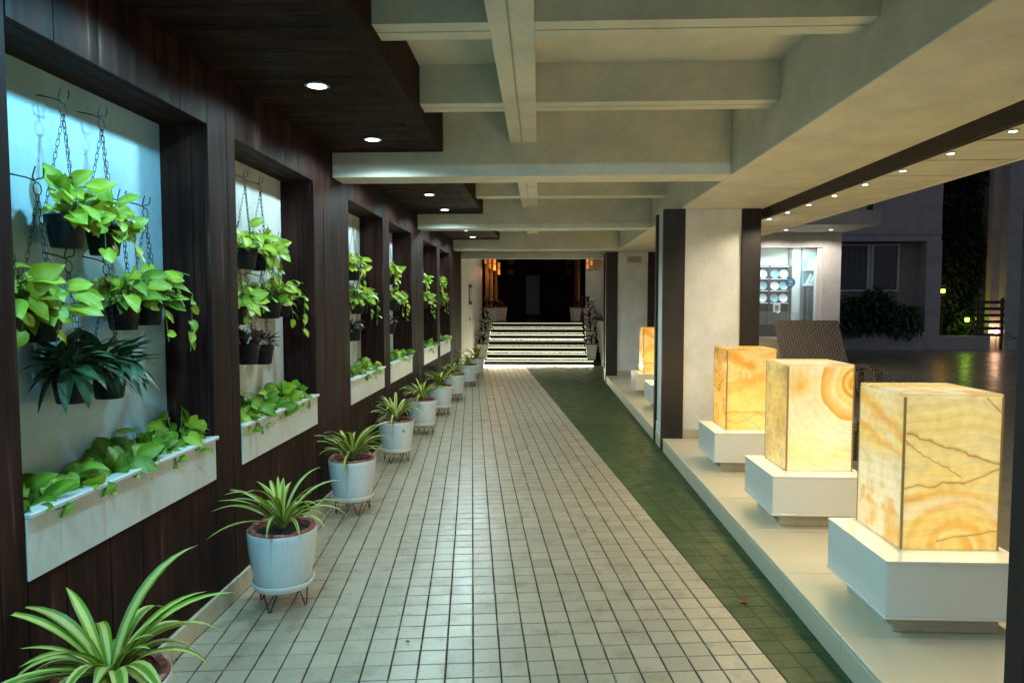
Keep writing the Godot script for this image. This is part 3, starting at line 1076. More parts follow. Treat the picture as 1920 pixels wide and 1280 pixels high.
func build_wall_plants() -> void:
	rng.seed = 99
	var lab := ["nearest", "second", "third", "fourth", "fifth", "farthest"]
	var spots := ["near end", "second clump from the near end", "middle", "clump beside the far end", "far end"]
	for k in 6:
		var n: float = NICHES[k]
		var list := [0.10, 0.32, 0.54, 0.78, 1.0] if k < 2 else [0.45, 0.72, 1.0]
		for i in list.size():
			var where: String = spots[i] if k < 2 else ["middle", "clump beside the far end", "far end"][i]
			var tall: float = [0.09, 0.09, 0.10, 0.14, 0.17][i] if k < 2 else 0.11
			if k == 1: tall = [0.10, 0.14, 0.09, 0.15, 0.12][i]
			var t := thing("trough_pothos", "leafy green pothos in the %s niche trough, %s" % [lab[k], where], "plant", V(-1.55, 0.77, n + list[i] + rng.randf_range(-0.03, 0.03)), "pothos growing in the white troughs")
			var ms: Array = green if (k + i) % 3 != 1 else green.slice(0, 4) + lime.slice(0, 3)
			pothos(t, Vector3.ZERO, 48 if k < 2 else (30 if k < 4 else 20), 0.12, tall, ms, BACK, [], 0.86, Vector3(0.12, 0, 0.1))
	# four pairs of hung pots in each niche: a diamond
	var row := ["top", "left", "right", "bottom"]
	for k in 6:
		var n: float = NICHES[k]
		for r in 4:
			for s in 2:
				var rel: float = [[0.40, 0.60], [0.12, 0.27], [0.70, 0.86], [0.40, 0.60]][r][s]
				var y: float = [1.675, 1.39, 1.41, 1.165][r]
				var hy: float = [2.08, 1.80, 1.80, 1.565][r]
				if k >= 2 and (r == 1 or rel < 0.55): continue
				if k >= 4 and r == 3: continue
				if k == 1 and r == 1 and s == 0: continue
				var kind: String = "lime"
				if r == 3: kind = "lance" if k == 0 else "purple"
				elif r == 2: kind = "mixed"
				if k >= 2 and r != 3: kind = ["lime", "mixed"][r / 2]
				var vines := []
				if r == 0 and s == 0: vines = [[Vector3(0.04, 0, -0.03), Vector3(0.08, -0.02, -0.08), Vector3(0.07, -0.14, -0.10)]]
				if r == 0 and s == 1: vines = [[Vector3(0.04, 0, -0.05), Vector3(0.075, -0.04, -0.06), Vector3(0.07, -0.20, -0.09)], [Vector3(0.03, 0, -0.02), Vector3(0.09, -0.03, 0.06), Vector3(0.075, -0.12, 0.09)]]
				if r == 2 and s == 1: vines = [[Vector3(0.03, 0, -0.03), Vector3(0.06, 0.08, -0.13), Vector3(0.10, 0.02, -0.17), Vector3(0.10, -0.22, -0.14)], [Vector3(0.03, 0, 0), Vector3(0.05, 0.12, -0.10), Vector3(0.09, 0.10, -0.17)], [Vector3(0.05, 0, 0), Vector3(0.09, -0.05, 0.03), Vector3(0.085, -0.17, 0.0)]]
				if r == 1: vines = [[Vector3(0.03, 0, 0.02), Vector3(0.085, -0.02, 0.03), Vector3(0.08, -0.12, 0.05)]]
				if r == 3: vines = []
				var look: String = {"lime": "lime green pothos", "mixed": "trailing green pothos", "lance": "dark green drooping-leaved plant", "purple": "purple striped plant"}[kind]
				var cnt: int = {"lime": 36, "mixed": 38, "lance": 56, "purple": 40}[kind]
				hanging_pot(rel, n, y + rng.randf_range(-0.012, 0.012), hy, "%s in black pot, %s of the %s pair, %s niche" % [look, ["nearer", "farther"][s], row[r], lab[k]], "black pots hung on chains in the niches", kind, cnt, vines, 1.25 if (k == 1 and r == 2) else 1.0)
	# row of floor pots
	var pots := [[-1.185, 1.80, 32], [-1.19, 3.09, 38], [-1.25, 4.50, 38], [-1.265, 5.98, 36], [-1.25, 7.26, 36], [-1.24, 8.50, 34], [-1.225, 9.80, 34], [-1.19, 11.35, 32], [-1.18, 12.72, 30]]
	var which := ["nearest the camera, cut by the picture edge", "second in the row, before the second niche", "third in the row from the camera", "fourth in the row, with a small emblem on it", "fifth in the row from the camera", "sixth in the row from the camera", "seventh in the row from the camera", "eighth in the row, second from the steps", "last in the row, nearest the lit steps"]
	for i in pots.size():
		spider_pot(pots[i][0], pots[i][1], i * 0.77, "striped spider plant in white pot, " + which[i], pots[i][2])

# ------------------------------------------------------------------ ceiling

func groove_bar_x(st: SurfaceTool, x0: float, x1: float, y0: float, y1: float, d0: float, d1: float) -> void:
	# rib across the walk with a drip groove cut along the middle of its underside
	var m := (d0 + d1) / 2
	bx(st, x0, x1, y0, y1, d0, m - 0.005)
	bx(st, x0, x1, y0, y1, m + 0.005, d1)
	bx(st, x0, x1, y0 + 0.012, y1, m - 0.005, m + 0.005)

func build_ceiling() -> void:
	rng.seed = 8
	var c := structure("ceiling")
	var slab := new_st()
	bx(slab, -1.85, 2.06, 2.7003, 2.9, -4.0, 12.63)
	part(c, "slab", slab.commit(), M.ceiling_paint)
	for d in [-3.92, -1.89, 1.44, 4.77, 8.10, 11.43]:
		var st := new_st()
		cbx(st, V(WALL + 0.0015, 2.26, d + 0.26), V(1.296, 2.70, d), 0.004)
		part(c, "beam", st.commit(), M.ceiling_paint)
		for q in [1.31, 2.40]:
			if d + q > 12.4 or d < -3.0: continue
			var rb := new_st()
			groove_bar_x(rb, -0.664, -0.205, 2.49, 2.70, d + q, d + q + 0.172)
			groove_bar_x(rb, -0.023, 1.296, 2.49, 2.70, d + q, d + q + 0.172)
			part(c, "cross_rib", rb.commit(), M.ceiling_paint)
		var a: float = d + 0.26
		var b: float = minf(d + 3.33, 12.63) if d > -3.0 else -1.9
		var lr := new_st()
		bx(lr, -0.204, -0.128, 2.4885, 2.70, a, b)
		bx(lr, -0.118, -0.024, 2.4885, 2.70, a, b)
		bx(lr, -0.128, -0.118, 2.50, 2.70, a, b)
		part(c, "long_rib", lr.commit(), M.ceiling_paint)
	var eb := new_st()
	cbx(eb, V(1.297, 2.2585, 12.63), V(2.06, 2.92, -4.0), 0.004)
	part(c, "edge_beam", eb.commit(), M.ceiling_paint)
	var hd := new_st()
	cbx(hd, V(WALL - 0.2, 2.192, 12.84), V(2.06, 3.30, 12.632), 0.003)
	part(c, "header_beam", hd.commit(), M.ceiling_paint)
	# boarded boxes that carry the downlights
	var bays := [[-1.63, 1.44], [1.70, 4.77], [5.03, 8.10], [8.36, 11.43], [11.69, 12.63]]
	var names := ["behind the first beam", "nearest to the camera, over the first two niches", "between the first and second far beams", "before the last beam", "last and smallest, at the end of the wall"]
	for k in 5:
		var a: float = bays[k][0] + 0.001
		var b: float = bays[k][1] - 0.001
		var s := thing("wooden_soffit", "dark boarded ceiling box, " + names[k], "ceiling box", Vector3.ZERO, "boarded ceiling boxes above the niche wall")
		var core := new_st()
		bx(core, WALL + 0.002, -0.70, SOFFIT + 0.02, 2.699, a, b)
		part(s, "carcass", core.commit(), M.grout)
		# boards run across the walk, mitred into a border
		var d := a + 0.14
		plank(s, "border_board", WALL + 0.002, -0.6665, SOFFIT, SOFFIT + 0.018, a, a + 0.139, wood(1), 0.002)
		plank(s, "border_board", WALL + 0.002, -0.6665, SOFFIT, SOFFIT + 0.018, b - 0.139, b, wood(1), 0.002)
		plank(s, "border_board", -0.78, -0.6665, SOFFIT + 0.0005, SOFFIT + 0.018, a + 0.141, b - 0.141, wood(0), 0.002)
		while d < b - 0.15:
			var e := minf(d + rng.randf_range(0.10, 0.13), b - 0.14)
			plank(s, "board", WALL + 0.002, -0.782, SOFFIT, SOFFIT + 0.018, d + 0.001, e - 0.001, wood(1), 0.002)
			d = e
		d = a
		while d < b - 0.02:
			var e := minf(d + rng.randf_range(0.11, 0.15), b)
			plank(s, "side_board", -0.684, -0.6655, SOFFIT + 0.0185, 2.699, d + 0.001, e - 0.001, wood(0), 0.002)
			d = e

func column(d0: float, d1: float, label: String) -> void:
	var t := thing("column", label, "column", V(1.58, PLAT, (d0 + d1) / 2), "white columns with brown jambs")
	plank(t, "shaft", KERB + 0.012, 1.985, PLAT + 0.0005, 2.258, d0 + 0.03, d1 - 0.03, M.wall_paint, 0.003)
	plank(t, "side_base", KERB + 0.003, KERB + 0.0118, 0.001, 0.22, d0 + 0.072, d1 - 0.072, M.wall_paint, 0.001)
	for e in [[d0, d0 + 0.07], [d1 - 0.07, d1]]:
		plank(t, "jamb", KERB - 0.012, 1.345, 0.0005, 2.257, e[0], e[1], M.frame_brown, 0.003)
		plank(t, "jamb", 1.862, 2.035, PLAT + 0.0005, 2.257, e[0], e[1], M.frame_brown, 0.003)
	plank(t, "skirting", 1.3455, 1.8615, PLAT + 0.0005, PLAT + 0.082, d0 + 0.016, d0 + 0.0295, M.base_stone, 0.001)

func build_right_side() -> void:
	column(0.99, 1.70, "dark brown column edge at the right border of the picture")
	column(6.46, 6.94, "white column with brown jambs just behind the three large lamps")
	column(11.97, 12.45, "farther white column bearing a small plaque, beside the lit steps")
	# plaque
	var pl := thing("wall_plaque", "small cream lettered plaque high on the farther white column", "sign", V(1.63, 2.13, 11.995))
	var bd := new_st()
	cbx(bd, Vector3(-0.125, -0.055, -0.004), Vector3(0.125, 0.055, 0.004), 0.002)
	part(pl, "plate", bd.commit(), M.base_stone)
	var tm := TextMesh.new()
	tm.text = "PATIO"
	var f := SystemFont.new()
	f.font_names = PackedStringArray(["Droid Sans"])
	tm.font = f
	tm.font_size = 16
	tm.pixel_size = 0.0044
	tm.depth = 0.002
	part(pl, "lettering", tm, M.print_grey, Vector3(0, 0, 0.0055))
	# brown fascia and the panelled canopy outside
	var c := thing("canopy", "cream panelled canopy with a brown fascia over the lamp platform", "canopy", V(2.3, 2.17, 4.0))
	plank(c, "fascia", 2.061, 2.10, 2.172, 2.40, -4.0, 12.63, M.frame_brown, 0.002)
	var d := 3.45 - 0.472 * 15
	while d < 8.3:
		plank(c, "panel", 2.1005, 2.60, 2.176, 2.20, d + 0.013, d + 0.459, M.ceiling_paint, 0.002)
		d += 0.472
	plank(c, "canopy_edge", 2.601, 2.625, 2.172, 2.42, -3.6, 8.3, M.ceiling_paint, 0.002)
	plank(c, "backing", 2.101, 2.60, 2.2005, 2.42, -3.6, 8.3, M.shelf_dark, 0.0)
	var w := 0
	for k in range(-2, 10):
		var dd := 3.45 - 0.205 + 0.472 * k
		downlight("canopy_spotlight", "small bright canopy spotlight, %s from the near end of the fascia" % ORD[k + 2], "small spotlights along the canopy fascia", V(2.135, 2.176, dd), 0.017, Color(1.0, 0.93, 0.80), 0.5, 14.0)
		w += 1

# ------------------------------------------------------------------ onyx lamps

var fn: FastNoiseLite

func onyx(kind: int) -> ImageTexture:
	var W := 240
	var H := 380
	fn = FastNoiseLite.new()
	fn.seed = 100 + kind
	fn.frequency = 1.0
	fn.fractal_octaves = 3
	fn.fractal_gain = 0.45
	var data := PackedByteArray()
	data.resize(W * H * 3)
	var cream := Vector3(0.99, 0.955, 0.76)
	var honey := Vector3(0.96, 0.865, 0.47)
	var orange := Vector3(0.90, 0.60, 0.12)
	var white := Vector3(1.0, 0.985, 0.89)
	var vein := Vector3(0.45, 0.36, 0.18)
	for py in H:
		for px in W:
			var u := float(px) / W
			var v := float(py) / H
			var a := fn.get_noise_2d(u * 0.9, v * 1.4) * 1.6
			var b := fn.get_noise_2d(u * 2.6 + 9.0, v * 4.0) * 1.6
			var c := fn.get_noise_2d(u * 7.0 + 3.0, v * 10.0 + 5.0) * 1.6
			var col := cream
			var line := 9.0
			var arc := v + 0.03 * a
			match kind:
				0:
					# pale arcs, honey bands lower down, a round orange heart at the foot, dark cracks
					var r := Vector2((u - 0.5) * 0.64, (v - 1.9)).length() + 0.03 * a
					arc = r
					col = cream.lerp(honey, (0.5 + 0.5 * sin(r * 75.0 + b)) * 0.35 + 0.2 * clampf(a + 0.3, 0, 1))
					col = col.lerp(honey, (0.5 + 0.5 * sin(r * 19.0)) * 0.35)
					var w1 := v - 0.66 - 0.05 * sin(u * 5.0 + 2.4) - 0.02 * a
					col = col.lerp(orange, clampf(1.0 - absf(w1) * 20.0, 0, 1) * (0.75 - 0.5 * u))
					col = col.lerp(white, clampf(1.0 - absf(w1 - 0.07) * 14.0, 0, 1) * 0.8)
					var r2 := Vector2((u - 0.55) * 0.62, v - 1.0).length() + 0.02 * a
					col = col.lerp(orange, clampf(1.0 - absf(r2 - 0.17) * 18.0, 0, 1) * 0.6)
					col = col.lerp(orange, (0.5 + 0.5 * sin(r2 * 140.0)) * 0.22 * clampf(1.0 - r2 * 2.6, 0, 1))
					col = col.lerp(honey, clampf(1.0 - absf(r2 - 0.25) * 16.0, 0, 1) * 0.8)
					col = col.lerp(orange, clampf(1.0 - absf(r2 - 0.31) * 26.0, 0, 1) * 0.45)
					if r2 < 0.1: col = col.lerp(honey.lerp(orange, clampf(0.4 + b, 0, 1)), 0.8)
					line = absf(v - 0.235 - 0.20 * u - 0.010 * b - 0.008 * c)
					if u < 0.6: line = minf(line, absf(v - lerpf(0.30, 0.52, u / 0.6) - 0.02 * b - 0.01 * c) * 2.0)
					else: line = minf(line, absf(v - lerpf(0.56, 0.47, (u - 0.6) / 0.4) - 0.012 * b) * 1.5)
					if u < 0.65: line = minf(line, absf(v - lerpf(0.60, 0.55, u / 0.65) - 0.02 * b) * 1.8)
					if u > 0.35: line = minf(line, absf(v - 0.99 + 0.12 * u - 0.012 * b) * 1.6)
					if u > 0.84: line = minf(line, absf(v - (u - 0.84) * 0.6) * 1.4)
				1:
					col = honey.lerp(cream, clampf(0.5 + a, 0, 1))
					var w1 := absf(v - 0.05 - 0.20 * u + 0.02 * b)
					col = col.lerp(orange, clampf(1.0 - w1 * 13.0, 0, 1) * 0.6)
					col = col.lerp(orange, clampf(1.0 - absf(v - 0.27 - 0.13 * u + 0.02 * b) * 22.0, 0, 1) * 0.55)
					if v > 0.36:
						var k := clampf((v - 0.36) * 10.0, 0, 1)
						col = col.lerp(white.lerp(Vector3(0.70, 0.66, 0.34), clampf(c * 0.35 + b * 0.4 + 0.08, 0, 0.5)), k * 0.9)
						if v > 0.7: col = col.lerp(orange, clampf(a + b, 0, 1) * 0.6)
				2:
					col = cream.lerp(white, clampf(0.6 + a, 0, 1))
					col = col.lerp(honey, clampf(1.0 - absf(v - 0.84 - 0.08 * sin(u * 4) - 0.05 * a) * 12.0, 0, 1) * 0.4)
					var r := Vector2((u - 1.05) * 0.64, v - 0.16).length() + 0.012 * b
					arc = r
					if r < 0.36:
						col = cream.lerp(orange, clampf((r - 0.22) * 7.5, 0, 1))
						if r < 0.22: col = col.lerp(honey, 0.7)
						if r < 0.15: col = orange.lerp(honey, 0.5 + 0.5 * sin(r * 80.0))
					elif r < 0.40:
						col = cream.lerp(white, 0.3)
					col = col.lerp(orange, clampf(1.0 - Vector2((u - 0.17), (v - 0.13) * 1.3 + a * 0.1).length() * 4.6, 0, 1) * 0.75)
				3:
					col = honey.lerp(Vector3(0.70, 0.55, 0.18), clampf(0.35 + a * 1.2 - v * 0.4, 0, 1))
					col = col.lerp(white, clampf(v * 1.2 - 0.3 + b * 0.6, 0, 1) * 0.7)
					col = col.lerp(vein, clampf(c * 0.4 + b * 0.6 + 0.05, 0, 1) * 0.5)
				4:
					col = Vector3(0.99, 0.84, 0.42).lerp(Vector3(1.0, 0.90, 0.58), clampf(0.5 + a, 0, 1))
					var s1 := absf((v - 0.08) - 0.25 * (u - 0.1) + 0.03 * b)
					arc = v + 0.28 * u + 0.05 * a
					col = col.lerp(Vector3(0.93, 0.58, 0.08), clampf(1.0 - s1 * 11.0, 0, 1) * clampf((0.62 - u) * 8.0, 0, 1))
					col = col.lerp(orange, clampf(1.0 - absf(v - 0.52 + 0.28 * u - 0.03 * b) * 9.0, 0, 1) * 0.6)
					col = col.lerp(orange, clampf(1.0 - absf(v - 0.42 + 0.10 * u - 0.03 * b) * 22.0, 0, 1) * 0.5)
					col = col.lerp(Vector3(0.66, 0.54, 0.2), clampf((c - 0.1) * 3.0, 0, 1) * clampf(1.0 - Vector2(u - 0.4, (v - 0.28) * 2.0).length() * 3.0, 0, 1))
					line = absf(v - 0.78 - 0.012 * b)
					line = minf(line, absf(v - 0.86 - 0.06 * sin(u * 7.0) - 0.02 * b) * 1.5)
					if v > 0.8: line = minf(line, absf(u - 0.5 - 0.2 * sin(v * 14.0)))
				5:
					col = Vector3(0.99, 0.82, 0.40).lerp(orange, clampf(0.3 + a + 0.3 * sin(v * 14.0 + u * 3.0), 0, 1) * 0.5)
					col = col.lerp(white, clampf(b, 0, 1) * 0.5)
					line = absf(absf(a) - 0.05) * 0.25
			if line < 0.03:
				col = col.lerp(orange * 0.85, clampf(1.0 - line / 0.028, 0, 1) * 0.35)
				col = col.lerp(vein, clampf(1.0 - line / 0.010, 0, 1) * 0.8)
			var fine := sin(arc * 190.0) * 0.6 + sin(arc * 83.0 + 1.0)
			col *= 0.965 + 0.04 * c + 0.020 * fine
			var i := (py * W + px) * 3
			data[i] = clampi(int(col.x * 255), 0, 255)
			data[i + 1] = clampi(int(col.y * 255), 0, 255)
			data[i + 2] = clampi(int(col.z * 255), 0, 255)
	return ImageTexture.create_from_image(Image.create_from_data(W, H, false, Image.FORMAT_RGB8, data))

func onyx_mat(kind: int, energy: float) -> StandardMaterial3D:
	var t := onyx(kind)
	var m := mat("onyx_%d" % kind, lin(0.62, 0.59, 0.50), 0.22)
	var li := t.get_image()
	var lw := Image.create_empty(li.get_width(), li.get_height(), false, li.get_format())
	lw.fill(Color(1, 1, 1))
	li.convert(Image.FORMAT_RGBA8)
	lw.convert(Image.FORMAT_RGBA8)
	for yy in li.get_height():
		for xx in li.get_width():
			lw.set_pixel(xx, yy, li.get_pixel(xx, yy).lerp(Color.WHITE, 0.45))
	m.albedo_texture = ImageTexture.create_from_image(lw)
	m.emission_enabled = true
	m.emission = Color.WHITE
	m.emission_operator = BaseMaterial3D.EMISSION_OP_MULTIPLY
	m.emission_texture = t
	m.emission_energy_multiplier = energy
	m.backlight_enabled = true
	m.backlight = Color(1.0, 1.0, 1.0)
	return m

# slab of stone, w wide and h high, face to +z, its texture laid over the face
func stone_panel(w: float, h: float, t: float) -> ArrayMesh:
	var st := new_st()
	var e := 0.002
	for s in [1.0, -1.0]:
		var P := [Vector3(-w / 2 * s + e * s, e, t / 2 * s), Vector3(w / 2 * s - e * s, e, t / 2 * s), Vector3(w / 2 * s - e * s, h - e, t / 2 * s), Vector3(-w / 2 * s + e * s, h - e, t / 2 * s)]
		quad(st, P[0], P[1], P[2], P[3], Vector2(0, 1), Vector2(1, 1), Vector2(1, 0), Vector2(0, 0))
		var Q := [Vector3(-w / 2 * s, 0, (t / 2 - e) * s), Vector3(w / 2 * s, 0, (t / 2 - e) * s), Vector3(w / 2 * s, h, (t / 2 - e) * s), Vector3(-w / 2 * s, h, (t / 2 - e) * s)]
		var uv := [Vector2(0, 1), Vector2(1, 1), Vector2(1, 0), Vector2(0, 0)]
		for i in 4:
			var j := (i + 1) % 4
			quad(st, Q[i], Q[j], P[j], P[i], uv[i], uv[j], uv[j], uv[i])
	var z := t / 2 - e
	var R := [Vector3(-w / 2, 0, z), Vector3(w / 2, 0, z), Vector3(w / 2, h, z), Vector3(-w / 2, h, z)]
	var uv2 := [Vector2(0, 1), Vector2(1, 1), Vector2(1, 0), Vector2(0, 0)]
	for i in 4:
		var j := (i + 1) % 4
		var b := Vector3(0, 0, -2.0 * z)
		quad(st, R[i], R[i] + b, R[j] + b, R[j], uv2[i], uv2[i], uv2[j], uv2[j])
	return st.commit()

func onyx_lamp(d: float, label: String, plinth_label: String, front: Material, side: Material, other: Material) -> void:
	var p := thing("lamp_plinth", plinth_label, "plinth", V(1.575, PLAT, d + 0.265), "white plinths under the stone lamps")
	var foot := new_st()
	cbx(foot, Vector3(-0.2, 0.0005, -0.2), Vector3(0.2, 0.0765, 0.2), 0.003)
	part(p, "foot", foot.commit(), M.base_stone)
	for e in [[0.077, 0.0885, "bottom_slab"], [0.292, 0.304, "top_slab"]]:
		var st := new_st()
		cbx(st, Vector3(-0.265, e[0], -0.265), Vector3(0.265, e[1], 0.265), 0.002)
		part(p, e[2], st.commit(), M.white_lacquer)
	for k in 4:
		var st := new_st()
		var hw := 0.262 if k % 2 == 0 else 0.2485
		cbx(st, Vector3(-hw, 0.0887, 0.250), Vector3(hw, 0.2918, 0.2625), 0.0015)
		part(p, "side_panel", st.commit(), M.white_lacquer).rotation.y = k * PI / 2
	var t := thing("onyx_lamp", label, "lamp", V(1.617, PLAT + 0.3045, d + 0.32), "glowing stone lamps on the platform")
	var W := 0.38
	var H := 0.605
	var pm := stone_panel(W - 0.0172, H, 0.014)
	var pn := pm
	for cx in [-1.0, 1.0]:
		for cz in [-1.0, 1.0]:
			var eb := new_st()
			var q := W / 2 - 0.0042
			cbx(eb, Vector3(cx * q - 0.0042, 0.0005, cz * q - 0.0042), Vector3(cx * q + 0.0042, H - 0.001, cz * q + 0.0042), 0.001)
			part(t, "corner_seam", eb.commit(), M.seam_glow)
	var faces := [[pm, Vector3(0, 0.0005, W / 2 - 0.007), 0.0, front], [pm, Vector3(0, 0.0005, -W / 2 + 0.007), PI, other], [pn, Vector3(-W / 2 + 0.007, 0.0005, 0), -PI / 2, side], [pn, Vector3(W / 2 - 0.007, 0.0005, 0), PI / 2, other]]
	for f in faces:
		var o := part(t, "stone_panel", f[0], f[3], f[1])
		o.rotation.y = f[2]
	var lid := stone_panel(W - 0.006, W - 0.006, 0.012)
	var lo := part(t, "stone_lid", lid, other, Vector3(0, H + 0.0075, (W - 0.006) / 2))
	lo.rotation.x = -PI / 2
	# the tube inside, standing low in the box
	var bulb := new_st()
	lathe(bulb, [Vector2(0.0, 0.06), Vector2(0.025, 0.06), Vector2(0.025, 0.30), Vector2(0.0, 0.30)], 12)
	part(t, "bulb", bulb.commit(), M.bulb_glow)
	var l := OmniLight3D.new()
	l.name = "bulb_light"
	l.light_color = Color(1.0, 0.92, 0.74)
	l.light_energy = 0.55
	l.light_size = 0.03
	l.omni_range = 8.0
	l.shadow_enabled = true
	l.position = Vector3(0, 0.2, 0)
	t.add_child(l)
	var warm := Color(1.0, 0.86, 0.55)
	var E := 0.21
	area_light(t, Vector3(0, H * 0.5, W / 2 + 0.004), Vector3(0, 180, 0), Vector2(W * 0.95, H * 0.95), warm, E)
	area_light(t, Vector3(-W / 2 - 0.004, H * 0.5, 0), Vector3(0, 90, 0), Vector2(W * 0.95, H * 0.95), warm, E)
	area_light(t, Vector3(0, H * 0.5, -W / 2 - 0.004), Vector3.ZERO, Vector2(W * 0.95, H * 0.95), warm, E)
	area_light(t, Vector3(0, H + 0.018, 0), Vector3(90, 0, 0), Vector2(W * 0.95, W * 0.95), warm, E * 0.6)
	area_light(t, Vector3(W / 2 + 0.004, H * 0.5, 0), Vector3(0, -90, 0), Vector2(W * 0.95, H * 0.95), warm, E)

func build_lamps() -> void:
	var sg := glow("seam_glow", Color(0.62, 0.46, 0.16), 0.30)
	sg.albedo_color = lin(0.25, 0.17, 0.06)
	glow("bulb_glow", Color(1.0, 0.92, 0.75), 2.0)
	var f1 := onyx_mat(0, 0.70)
	var s1 := onyx_mat(1, 0.68)
	var f2 := onyx_mat(2, 0.72)
	var s2 := onyx_mat(3, 0.58)
	var f3 := onyx_mat(4, 0.62)
	var s3 := onyx_mat(5, 0.60)
	onyx_lamp(2.60, "large cream onyx lamp with dark veins, nearest of the three big lamps", "nearest white plinth, under the veined cream lamp", f1, s1, s1)
	onyx_lamp(3.87, "middle onyx lamp with concentric orange rings at its upper corner", "middle white plinth, under the lamp with orange rings", f2, s2, s1)
	onyx_lamp(5.16, "third onyx lamp, yellow with orange streaks, next to the white column", "third white plinth, next to the white column", f3, s3, s3)
	onyx_lamp(8.11, "onyx lamp mostly hidden behind the white column, nearer of the far two", "plinth partly hidden behind the white column", s3, s3, s3)
	onyx_lamp(9.38, "small distant amber onyx lamp before the farther white column", "distant white plinth before the farther column", f3, s3, s3)

# ------------------------------------------------------------------ far end: lit steps, landing, doors

func square_pot_plant(at: Vector3, label: String, group: String, scale: float, leaf_count: int, red := false) -> void:
	var t := thing("step_plant", label, "potted plant", at, group)
	var st := new_st()
	var b := 0.085 * scale
	var u := 0.125 * scale
	var h := 0.33 * scale
	var lo := []
	var hi := []
	for c in [[-1, 1], [1, 1], [1, -1], [-1, -1]]:
		lo.append(Vector3(c[0] * b, 0.0, c[1] * b))
		hi.append(Vector3(c[0] * u, h, c[1] * u))
	for i in 4:
		quad(st, lo[i], lo[(i + 1) % 4], hi[(i + 1) % 4], hi[i])
	quad(st, lo[3], lo[2], lo[1], lo[0])
	part(t, "pot", st.commit(), M.white_lacquer)
	var r := new_st()
	cbx(r, Vector3(-u * 1.03, h, -u * 1.03), Vector3(u * 1.03, h + 0.022, u * 1.03), 0.004)
	part(t, "terracotta_rim", r.commit(), M.terracotta)
	for k in leaf_count:
		var an := k * 2.39996 + rng.randf() * 0.4
		var q := h + 0.02 + 0.16 * scale * rng.randf()
		var m: Array = dark_strap
		if red:
			leaf_at(t, purple, M.dark_leaf, Vector3(sin(an) * 0.05, q, cos(an) * 0.05), Vector3(sin(an), rng.randf_range(0.0, 0.9), cos(an)), Vector3.UP, 1.9)
		else:
			partx(t, "leaf", m[rng.randi() % m.size()], M.dark_leaf, Transform3D(Basis(Vector3.UP, an).scaled(Vector3.ONE * 0.85 * scale), Vector3(0, q, 0)))
	var sm := new_st()
	tube(sm, [Vector3(0, h + 0.02, 0), Vector3(0.005, h + 0.18 * scale, 0.0)], 0.012, 6)
	part(t, "stem", sm.commit(), M.door_wood)

